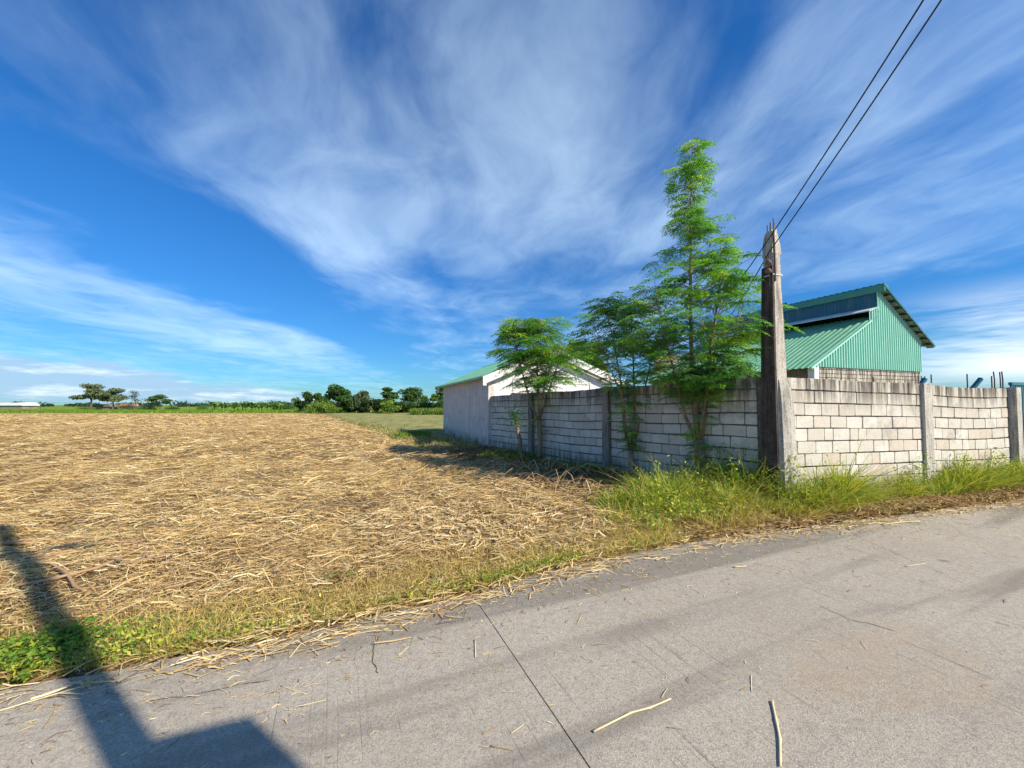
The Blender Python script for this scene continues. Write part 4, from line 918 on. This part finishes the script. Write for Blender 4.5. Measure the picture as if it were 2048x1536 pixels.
def far_tree(x0, x1, ytop, ybase, kind, label, Y, cols, group, name='tree', seed=0):
    rng = np.random.default_rng(seed + int(x0 * 7)); bx = (x0 + x1) / 2; b = P(bx, ybase, Y); H = P(bx, ytop, Y).z; Wd = (x1 - x0) / F * Y * (1.45 if kind != 'umbrella' else 1.2); b.z = 0
    root = empty(name, b, 0, label=label, cat='tree', group=group); m = MB()
    hz = .30 * H if kind != 'umbrella' else .42 * H
    m.tube([(0, 0, -.3), (.03 * H, 0, hz * .6), (0, .02 * H, hz), (-.02 * H, 0, H * .7)], [.035 * H, .028 * H, .022 * H, .008 * H], 6)
    cs = []; rs = []
    if kind == 'umbrella':
        for lv in range(4):
            z = H * (.50 + .15 * lv); w = Wd * .5 * (1.0, .95, .75, .45)[lv]
            for k in range(4 if lv < 3 else 3): a = rng.uniform(0, 6.28); r = w * rng.uniform(.25, .8); cs.append(np.array([math.cos(a) * r, math.sin(a) * r, z + rng.uniform(-.04, .04) * H])); rs.append(Wd * rng.uniform(.14, .22))
        sq, per, size = .42, 190, .04 * H
    elif kind == 'bare':
        for k in range(9): a = rng.uniform(0, 6.28); r = Wd * .4 * rng.random(); cs.append(np.array([math.cos(a) * r, math.sin(a) * r, H * rng.uniform(.5, .97)])); rs.append(Wd * .13)
        sq, per, size = .6, 45, .03 * H
    elif kind == 'bush':
        for k in range(12): a = rng.uniform(0, 6.28); r = Wd * .38 * math.sqrt(rng.random()); z = H * rng.uniform(.2, .8) * (1 - .5 * (r / (Wd * .5)) ** 2); cs.append(np.array([math.cos(a) * r, math.sin(a) * r, z])); rs.append(Wd * rng.uniform(.14, .22))
        sq, per, size = .7, 180, .055 * H
    else:
        for k in range(24): a = rng.uniform(0, 6.28); z = rng.uniform(.12, .9); r = Wd * .40 * math.sqrt(rng.random()) * math.sqrt(max(.05, 1 - ((z - .5) / .5) ** 2)); cs.append(np.array([math.cos(a) * r, math.sin(a) * r, H * z])); rs.append(min(Wd, H) * rng.uniform(.13, .21))
        sq, per, size = .85, 210, .042 * H
    for c in cs[::2]: m.tube([(0, 0, hz * .9), (c[0] * .5, c[1] * .5, (hz + c[2]) / 2), tuple(c)], [.014 * H, .01 * H, .004 * H], 4)
    m.build('trunk', M_FARBARK, root)
    link('crown', leaf_cloud(rng, cs, rs, per, size, cols, sq), M_FARLEAF, root)
for i_, (a_, b_, y_, lab_) in enumerate(((603, 628, 808, 'low dark undergrowth at the left end of the dense row'), (668, 690, 808, 'low undergrowth at the foot of the tallest tree'), (694, 722, 806, 'low undergrowth below the slender twin topped tree'), (716, 742, 805, 'low dark undergrowth left of the darkest tree'), (744, 772, 804, 'low dark undergrowth left of the yellow green bush'), (806, 836, 804, 'low undergrowth under the widest umbrella tree'), (846, 874, 802, 'low undergrowth behind the right end of the maize'))):
    far_tree(a_, b_, y_, 827, 'bush', lab_, 81 + i_ * .4, MID if i_ % 3 else DARK, 'undergrowth of the dense row', name='bush')
GL = 'trees beyond the green strip'
far_tree(157, 205, 771, 819, 'umbrella', 'tall pale umbrella tree left of its twin beyond the field', 118, GREY, GL)
far_tree(198, 252, 779, 819, 'umbrella', 'broad dark umbrella tree right beside the tall pale one', 112, GREY + MID[:1], GL)
far_tree(253, 288, 782, 818, 'bare', 'thin sparse tree above the small rusty roof', 125, [(.14, .13, .09), (.11, .12, .07)], GL)
far_tree(303, 336, 790, 819, 'umbrella', 'small dark layered tree right of the sparse one', 112, MID + DARK, GL)
far_tree(18, 36, 803, 815, 'round', 'small dark tree behind the white roofed shed', 170, DARK, GL)
GR = 'dense trees at the end of the field'
far_tree(596, 644, 781, 826, 'round', 'dark round tree at the left end of the dense row', 82, DARK, GR)
far_tree(620, 668, 800, 828, 'bush', 'bright green spreading bush before the dark trees', 74, LITE, GR)
far_tree(656, 697, 771, 827, 'round', 'tallest dark tree of the dense row', 78, DARK + MID[:1], GR)
far_tree(640, 664, 791, 826, 'round', 'small dark tree squeezed left of the tallest one', 84, DARK, GR)
far_tree(688, 716, 795, 826, 'round', 'dark low tree right of the tallest one', 82, DARK, GR)
far_tree(705, 735, 782, 826, 'round', 'grey green slender tree with twin tops in the row', 80, GREY + MID[:1], GR)
far_tree(724, 766, 793, 827, 'bush', 'very dark broad tree in the middle of the row', 80, [(.022, .055, .018), (.03, .07, .02)], GR)
far_tree(757, 800, 777, 827, 'umbrella', 'layered umbrella tree above the yellow green bush', 84, MID, GR)
far_tree(762, 794, 796, 828, 'bush', 'yellow green bush in front of the layered trees', 74, LITE, GR)
far_tree(800, 856, 777, 827, 'umbrella', 'widest layered umbrella tree of the row', 86, MID + DARK[:1], GR)
far_tree(790, 822, 796, 827, 'bush', 'low dark bush right of the yellow green one', 78, DARK, GR)
far_tree(826, 866, 799, 826, 'bush', 'dark low tree behind the maize strip', 84, DARK, GR)
far_tree(858, 896, 774, 824, 'umbrella', 'airy layered tree just left of the shed', 80, MID, GR)
far_tree(870, 900, 798, 824, 'bush', 'bright low bush at the shed corner under the airy tree', 76, LITE + MID, GR)
for i, (a, b, yt, lab) in enumerate(((282, 312, 811, 'low bush below the small layered tree'), (330, 352, 812, 'low dark bush at the right foot of the small layered tree'), (226, 262, 812, 'low bush by the rusty roofed hut'), (392, 424, 811, 'low rounded bush left of the banana grove'), (534, 566, 800, 'dark rounded tree at the right end of the banana grove'), (566, 592, 806, 'small tree between banana grove and dense row'), (162, 190, 813, 'low bush at the foot of the tall pale tree'))):
    far_tree(a, b, yt, 819, 'bush', lab, 112 + i, MID if i % 2 else DARK, 'bushes beyond the green strip', name='bush')
# banana grove
def banana(px_, ytop, Y, seed):
    rng = np.random.default_rng(seed); b = P(px_, 818, Y); H = P(px_, ytop, Y).z; b.z = 0
    root = empty('banana_plant', b, 0, label='banana plant in the grove on the horizon', cat='banana plant', group='banana grove on the horizon')
    m = MB(); m.tube([(0, 0, -.2), (.05, 0, H * .3), (0, 0, H * .58)], [.11, .10, .07], 6); m.build('stem', M_BANANA, root)
    for k in range(9):
        zb = H * rng.uniform(.22, .56); a = rng.uniform(0, 6.28); L = H * rng.uniform(.55, .8); up = rng.uniform(.9, 1.9); v = []; f = []; d = np.array([math.cos(a), math.sin(a), 0]); w = np.array([-math.sin(a), math.cos(a), 0])
        for j in range(5):
            s = j / 4; c = d * L * s * .8 + np.array([0, 0, zb + L * (up * s - 1.0 * s * s * up * .75)]); ww = w * L * .2 * (.3, 1, 1, .8, .05)[j]; v += [tuple(c - ww), tuple(c + np.array([0, 0, -.06])), tuple(c + ww)]
        for j in range(4): f += [(3 * j, 3 * j + 1, 3 * j + 4, 3 * j + 3), (3 * j + 1, 3 * j + 2, 3 * j + 5, 3 * j + 4)]
        link('leaf', mesh('leaf', v, f), M_BANANA, root)
M_BANANA = leafmat('banana_leaf', lambda t: t.mix(t.rand(), (.09, .20, .03), (.20, .32, .06)), .35, .45)
for i in range(22): banana(424 + i * 6.6 + random.uniform(-2, 2), 801 + random.uniform(-3, 8), 104 + random.uniform(-6, 8), 100 + i)
# maize strip
def maize():
    n = 3400; X = []; Y = []
    a, b, c = P(822, 828, 62), P(905, 829, 62), P(822, 822, 74)
    t = RNG.random(n); u = RNG.random(n); X = a.x + (b.x - a.x) * t; Y = 62 + 10 * u; X = X * (Y / 62)
    blades('maize_crop', X, Y, RNG.uniform(.8, 1.25, n), .09 + 0 * X, pick(LITE + [(.30, .34, .08)], n), .25, .5, z0=np.zeros(n), kind='stuff', label='strip of standing green maize left of the shed', cat='maize')
    # bright green crop beyond the stubble
    n = 16000; Y = RNG.uniform(77, 110, n); X = RNG.uniform(-1.5, -.5, n) * Y
    blades('green_crop', X, Y, RNG.uniform(.2, .5, n), .16 + 0 * X, pick([(.20, .32, .03), (.26, .36, .04), (.15, .26, .03)], n), .4, .4, z0=np.zeros(n), kind='stuff', label='bright green crop strip behind the stubble field', cat='crop')
maize()
# distant treeline
def treeline():
    rng = np.random.default_rng(3); cs = []; rs = []
    for k in range(420):
        a = rng.uniform(-1.12, 1.12); Yd = rng.uniform(330, 420); h = rng.uniform(1.2, 4.2) * (1.5 if rng.random() < .15 else 1); cs.append(np.array([math.tan(a) * Yd, Yd, h * .55])); rs.append(rng.uniform(2.5, 5.5))
    me = leaf_cloud(rng, cs, rs, 55, .9, [(.04, .08, .045), (.05, .10, .05), (.035, .07, .045)], .55)
    link('distant_treeline', me, M_FARLEAF, kind='stuff', label='thin dark treeline along the far horizon', cat='trees')
treeline()
# far buildings
fb = empty('far_shed', P(30, 815, 160) * 1, 0, label='long low shed with bright white roof on the left horizon', cat='building'); fb.location.z = 0
m = MB(); m.box(-6.2, 6.2, -2.5, 2.5, 0, 1.5); m.build('wall', M_PURLIN, fb)
m = MB(); m.prism([(-6.8, 1.4), (6.8, 1.4), (5.6, 2.6), (-5.6, 2.6)], -3, 3); m.build('roof', M_FARROOF, fb)
fb = empty('far_hut', P(258, 818, 128), 0, label='small hut with rusty red roof under the sparse tree', cat='building'); fb.location.z = 0
m = MB(); m.box(-1.6, 1.6, -1.2, 1.2, 0, 1.3); m.build('wall', M_BROWNWALL, fb)
m = MB(); m.prism([(-2, 1.2), (2, 1.2), (1.4, 2.1), (-1.4, 2.1)], -1.5, 1.5); m.build('roof', M_FARRED, fb)
fb = empty('far_hut', P(213, 818, 122), 0, label='low dark open hut between the two umbrella trees', cat='building'); fb.location.z = 0
m = MB(); m.box(-2.2, 2.2, -1.2, 1.2, .0, 1.0); m.build('wall', M_BROWNWALL, fb)
m = MB(); m.prism([(-3, 1.0), (3, 1.0), (2, 1.9), (-2, 1.9)], -1.5, 1.5); m.build('roof', M_MORTAR, fb)
# boundary stakes in the field
for (x, yt, yb, lab) in ((81, 814, 826, 'dark boundary stake at the left end of the field'), (447, 806, 827, 'thin pale stake before the banana grove'), (583, 818, 827, 'short pale stake near the dense trees')):
    g = P(x, yb, 73); g.z = 0; m = MB(); H = P(x, yt, 73).z; m.tube([(0, 0, -.2), (.02, 0, H * .5), (0, 0, H)], [.05, .045, .04], 5); o = m.build('field_stake', M_FARBARK if x < 100 else M_BARK); o.location = g; tag(o, label=lab, cat='stake', group='boundary stakes')

# leafy trees peeking between the shed and the barn
far_tree(1136, 1200, 676, 800, 'round', 'yellow green tree behind the white gable', 27, LITE, 'trees behind the wall')
far_tree(1552, 1600, 596, 800, 'round', 'leafy tree top peeking over the barn ridge', 42, MID, 'trees behind the wall')

# ------------------------------------------------------------------ dry stalks
M_STALK = mat('dry_brown_stalk', lambda t, b: t.mix(t.noise(t.pos(), 8, 4), (.26, .13, .075), (.50, .36, .20)), .8, .2)
M_PALESTALK = mat('pale_cane_stalk', lambda t, b: t.mix(t.noise(t.pos(), 12, 4), (.52, .40, .20), (.78, .68, .44)), .7, .3)
def stalk(name, pts, r, mt, label, cat='stalk', group=None, nodes=True):
    """a jointed cane: rings swell at the nodes"""
    P3 = [Vector(p) for p in pts]; fine = []; rr = []
    for i in range(len(P3) - 1):
        for k in range(4): fine.append(P3[i].lerp(P3[i + 1], k / 4)); rr.append(r * (1.3 if k == 0 and nodes else .95))
    fine.append(P3[-1]); rr.append(r * .7)
    m = MB(); m.tube(fine, [q * .62 for q in rr], 6)
    m.v = [(v[0], v[1], fine[i // 6].z + (v[2] - fine[i // 6].z) * .7) for i, v in enumerate(m.v)]
    o = m.build(name, mt, None, True); return tag(o, label=label, cat=cat, group=group)
def on_ground(p, h=.0):
    return Vector((p.x, p.y, (max(float(gz(p.x, p.y)), 0) if p.y < float(edge(p.x)) else float(gz(p.x, p.y))) + h))
def pix_stalk(pix, r, mt, label, h=.012, **k):
    pts = [on_ground(G(x, y), h) for x, y in pix]; return stalk(k.pop('name', 'cane_stalk'), pts, r, mt, label, **k)
# pile of brown stalks left foreground
for pix, r, lab in (([(30, 1198), (110, 1180), (190, 1155), (290, 1100)], .017, 'dark brown cane stalk crossing the left pile diagonally'),
                    ([(40, 1157), (100, 1155), (130, 1167), (150, 1190), (172, 1196)], .013, 'bent forked brown stalk in the left pile'),
                    ([(235, 1105), (270, 1098), (292, 1108), (285, 1130), (260, 1150)], .013, 'hooked reddish stalk at the right of the left pile'),
                    ([(5, 1092), (60, 1085), (110, 1075)], .015, 'dark stalk at the far left edge of the field pile'),
                    ([(130, 1103), (170, 1090), (205, 1080)], .012, 'short reddish stalk at the top of the left pile'),
                    ([(45, 1130), (85, 1134), (120, 1132), (165, 1120)], .016, 'reddish brown stalk lying level in the left pile'),
                    ([(520, 1095), (580, 1075), (640, 1055)], .012, 'long reddish stalk lying alone in the stubble'),
                    ([(330, 1052), (365, 1040), (385, 1040)], .012, 'short red brown stalk in the stubble behind the pile')):
    pix_stalk(pix, r * 1.7, M_STALK, lab, .07, group='brown stalks in the stubble')
rs_ = random.Random(9)
for k in range(34):
    x = rs_.uniform(0, 330); y = rs_.uniform(1085, 1200); dx = rs_.uniform(30, 90); dy = -dx * rs_.uniform(.0, .5)
    pix_stalk([(x, y), (x + dx * .5, y + dy * .5 + rs_.uniform(-4, 4)), (x + dx, y + dy)], rs_.uniform(.012, .021), rs_.choice((M_STALK, M_STALK, M_PALESTALK)), 'one of the loose cane stalks of the pile in the left foreground', rs_.uniform(.02, .09), group='loose stalks of the left pile')
# curled dry branches under the trees by the wall
for k in range(96):
    q = G(rs_.uniform(985, 1250), rs_.triangular(915, 990, 945)); a = rs_.uniform(0, 6.28); L = rs_.uniform(.35, 1.1); cv = rs_.uniform(-.4, .4); lift = rs_.uniform(.04, .36); pts = []
    for j in range(5):
        s = j / 4; w = Vector((math.cos(a), math.sin(a), 0)); nrm = Vector((-w.y, w.x, 0)); p = q + w * L * (s - .5) + nrm * cv * (4 * (s - .5) ** 2)
        p.z = float(gz(p.x, p.y)) + .02 + lift * math.sin(math.pi * s); pts.append(p)
    if all(wl_side(p.x, p.y) > .15 for p in pts): stalk('dry_branch', pts, rs_.uniform(.011, .02), rs_.choice((M_STALK, M_PALESTALK, M_STALK)), 'one of the curled dry stalks heaped in the shade under the trees', 'branch', 'dry stalks under the trees', False)
# stalks and straws on the road, each where the photograph has it
ROADBITS = (
    ([(1187, 1466), (1262, 1428), (1300, 1418), (1342, 1400)], .013, 'bent pale cane stalk lying on the road right of the joint'),
    ([(1544, 1404), (1553, 1445), (1560, 1480), (1561, 1536)], .013, 'pale cane stalk reaching the bottom edge of the photo'),
    ([(-10, 1427), (70, 1402), (175, 1372)], .011, 'long pale cane stalk at the left edge of the road'),
    ([(1502, 1352), (1503, 1384)], .006, 'short upright looking straw above the bottom cane'),
    ([(562, 1373), (590, 1382), (613, 1390)], .006, 'short straw near the box shadow'),
    ([(587, 1416), (652, 1401)], .006, 'pale straw right of the shadow, lower one'),
    ([(950, 1281), (951, 1316)], .010, 'stubby split straw left of the road joint'),
    ([(797, 1312), (818, 1294)], .008, 'small pale straw piece beside the thin crack'),
    ([(700, 1202), (760, 1194), (830, 1192), (905, 1182)], .012, 'long pale stalk lying along the road edge'),
    ([(980, 1494), (1028, 1502)], .007, 'short brown straw near the bottom of the joint'),
    ([(1022, 1468), (1048, 1450)], .006, 'small straw left of the bottom joint end'),
    ([(965, 1470), (990, 1455)], .006, 'tiny straw beside the brown one near the bottom'),
    ([(1468, 1136), (1492, 1134)], .016, 'flat white scrap on the road behind the centre'),
    ([(1765, 1051), (1800, 1046), (1840, 1044)], .020, 'broad white leaf sheath at the right road edge'),
    ([(1812, 1134), (1850, 1128)], .010, 'pale straw on the right part of the road'),
    ([(640, 1265), (700, 1258), (760, 1252), (812, 1250)], .007, 'straw of the bundle pulled out onto the road'),
    ([(690, 1272), (750, 1262), (806, 1262)], .007, 'lower straw of the bundle pulled onto the road'),
    ([(795, 1240), (804, 1252), (817, 1263)], .010, 'dark stub at the tip of the straw bundle'),
    ([(1232, 1120), (1225, 1130), (1232, 1148)], .006, 'curved dark twig on the road below the tall grass'),
    ([(200, 1372), (225, 1352), (238, 1338)], .008, 'dark twig across the shadow at the left road edge'),
    ([(250, 1198), (300, 1196), (335, 1203)], .012, 'pale flat stalk end on the left verge'),
    ([(150, 1228), (200, 1212), (248, 1200)], .012, 'golden stalk leading to the pale stalk end on the left verge'))
for pix, r, lab in ROADBITS:
    pix_stalk(pix, r * .7, M_STALK if 'dark' in lab or 'brown' in lab else M_PALESTALK, lab, r * .6, group='straws on the road')
for k in range(30):
    x = rs_.uniform(250, 2040); y0 = 1366 - x * .18; q = G(x, rs_.uniform(max(y0 + 25, 1060), 1500)); a = rs_.choice((rs_.gauss(R(22), .5), rs_.uniform(0, 3.14))); L = rs_.uniform(.03, .11)
    if q.y > float(edge(q.x)) - .05: continue
    w = Vector((math.cos(a), math.sin(a), 0)) * L; o = stalk('straw_fragment', [q - w * .5 + Vector((0, 0, .004)), q + Vector((0, 0, .008)), q + w * .5 + Vector((0, 0, .004))], rs_.uniform(.0018, .0035), rs_.choice((M_PALESTALK, M_STALK)), 'tiny straw fragment scattered on the concrete road', 'straw', 'tiny straw fragments on the road', False)

# ------------------------------------------------------------------ single weeds
def weed(px_, py_, h, w, n, cols, label, name='weed_bush', stems=8, Y=None, size=.035, seedheads=0):
    g = G(px_, py_); root = empty(name, (g.x, g.y, float(gz(g.x, g.y))), 0, label=label, cat='weed', group=None); rng = np.random.default_rng(int(px_ * 3 + py_)); m = MB(); tips = []
    for k in range(stems):
        a = rng.uniform(0, 6.28); r = w * rng.uniform(.2, 1); hh = h * rng.uniform(.6, 1); p = [Vector((0, 0, -.05)), Vector((math.cos(a) * r * .4, math.sin(a) * r * .4, hh * .55)), Vector((math.cos(a) * r, math.sin(a) * r, hh))]; m.tube(p, [.005, .004, .002], 4, False); tips.append(p)
    m.build('stems', M_BARK if seedheads else M_STEM, root)
    i = rng.integers(0, stems, n); s = rng.random(n) ** .7; A = np.array([[list(q) for q in t] for t in tips]); p = np.where(s[:, None] < .5, A[i, 0] + (A[i, 1] - A[i, 0]) * (s * 2)[:, None], A[i, 1] + (A[i, 2] - A[i, 1]) * (s * 2 - 1)[:, None]) + rng.normal(0, .035, (n, 3))
    if n: leafmesh('leaves', p[:, 0], p[:, 1], np.maximum(p[:, 2], .01), size * rng.uniform(.6, 1.3, n), pick(cols, n), M_GRASS, root)
    if seedheads:
        m = MB()
        for t in tips: d = (t[2] - t[1]).normalized(); m.tube([t[2] - d * .02, t[2] + d * .04, t[2] + d * .10], [.006, .011, .003], 5)
        m.build('seed_heads', M_BARK, root, kind='stuff')
M_STEM = mat('green_weed_stem', lambda t, b: (.16, .22, .05), .8, .2)
weed(50, 1322, .09, .36, 1200, GREEN + LITE + YELG[:2], 'bright broadleaf weed clump at the left road corner', 'broadleaf_weed', 40, size=.024)
weed(140, 1290, .09, .30, 700, GREEN, 'dark broadleaf weed in the pole shadow', 'broadleaf_weed', 30, size=.022)
weed(250, 1285, .09, .30, 500, YELG + GREEN, 'low yellow green weed right of the pole shadow', 'broadleaf_weed', 24, size=.016)
weed(1690, 950, .95, .30, 160, YELG, 'tall thin weed with brown seed heads against the sunlit wall', 'seeding_weed', 34, size=.03, seedheads=1)
weed(1730, 955, .75, .28, 260, YELG + GREEN, 'lower seeding weed just right of the tallest one', 'seeding_weed', 22, size=.035, seedheads=1)
weed(1780, 965, .52, .42, 900, YELG, 'round yellow green weed bush left of the middle pilaster', stems=26)
weed(1900, 945, .55, .40, 1000, GREEN, 'dark green weed bush right of the middle pilaster', stems=26)
weed(1975, 940, .50, .45, 800, YELG + GREEN, 'yellow green weed bush before the last pilaster', stems=24)
weed(2040, 940, .45, .42, 700, GREEN, 'green weed bush at the foot of the gate post', stems=24)
weed(1555, 985, .60, .35, 900, GREEN + YELG, 'leafy weed bush hiding the foot of the corner pole', stems=26)
weed(1455, 1000, .72, .30, 900, YELG + LITE, 'tallest light green weed right of the tall tree trunk', stems=24)
weed(1640, 1000, .5, .45, 1000, GREEN + YELG, 'dense green weed bush in front of the sunlit wall foot', stems=28)
weed(680, 1165, .13, .18, 160, BROWN, 'withered dark brown weed clump on the verge', 'withered_weed', 26, size=.018)
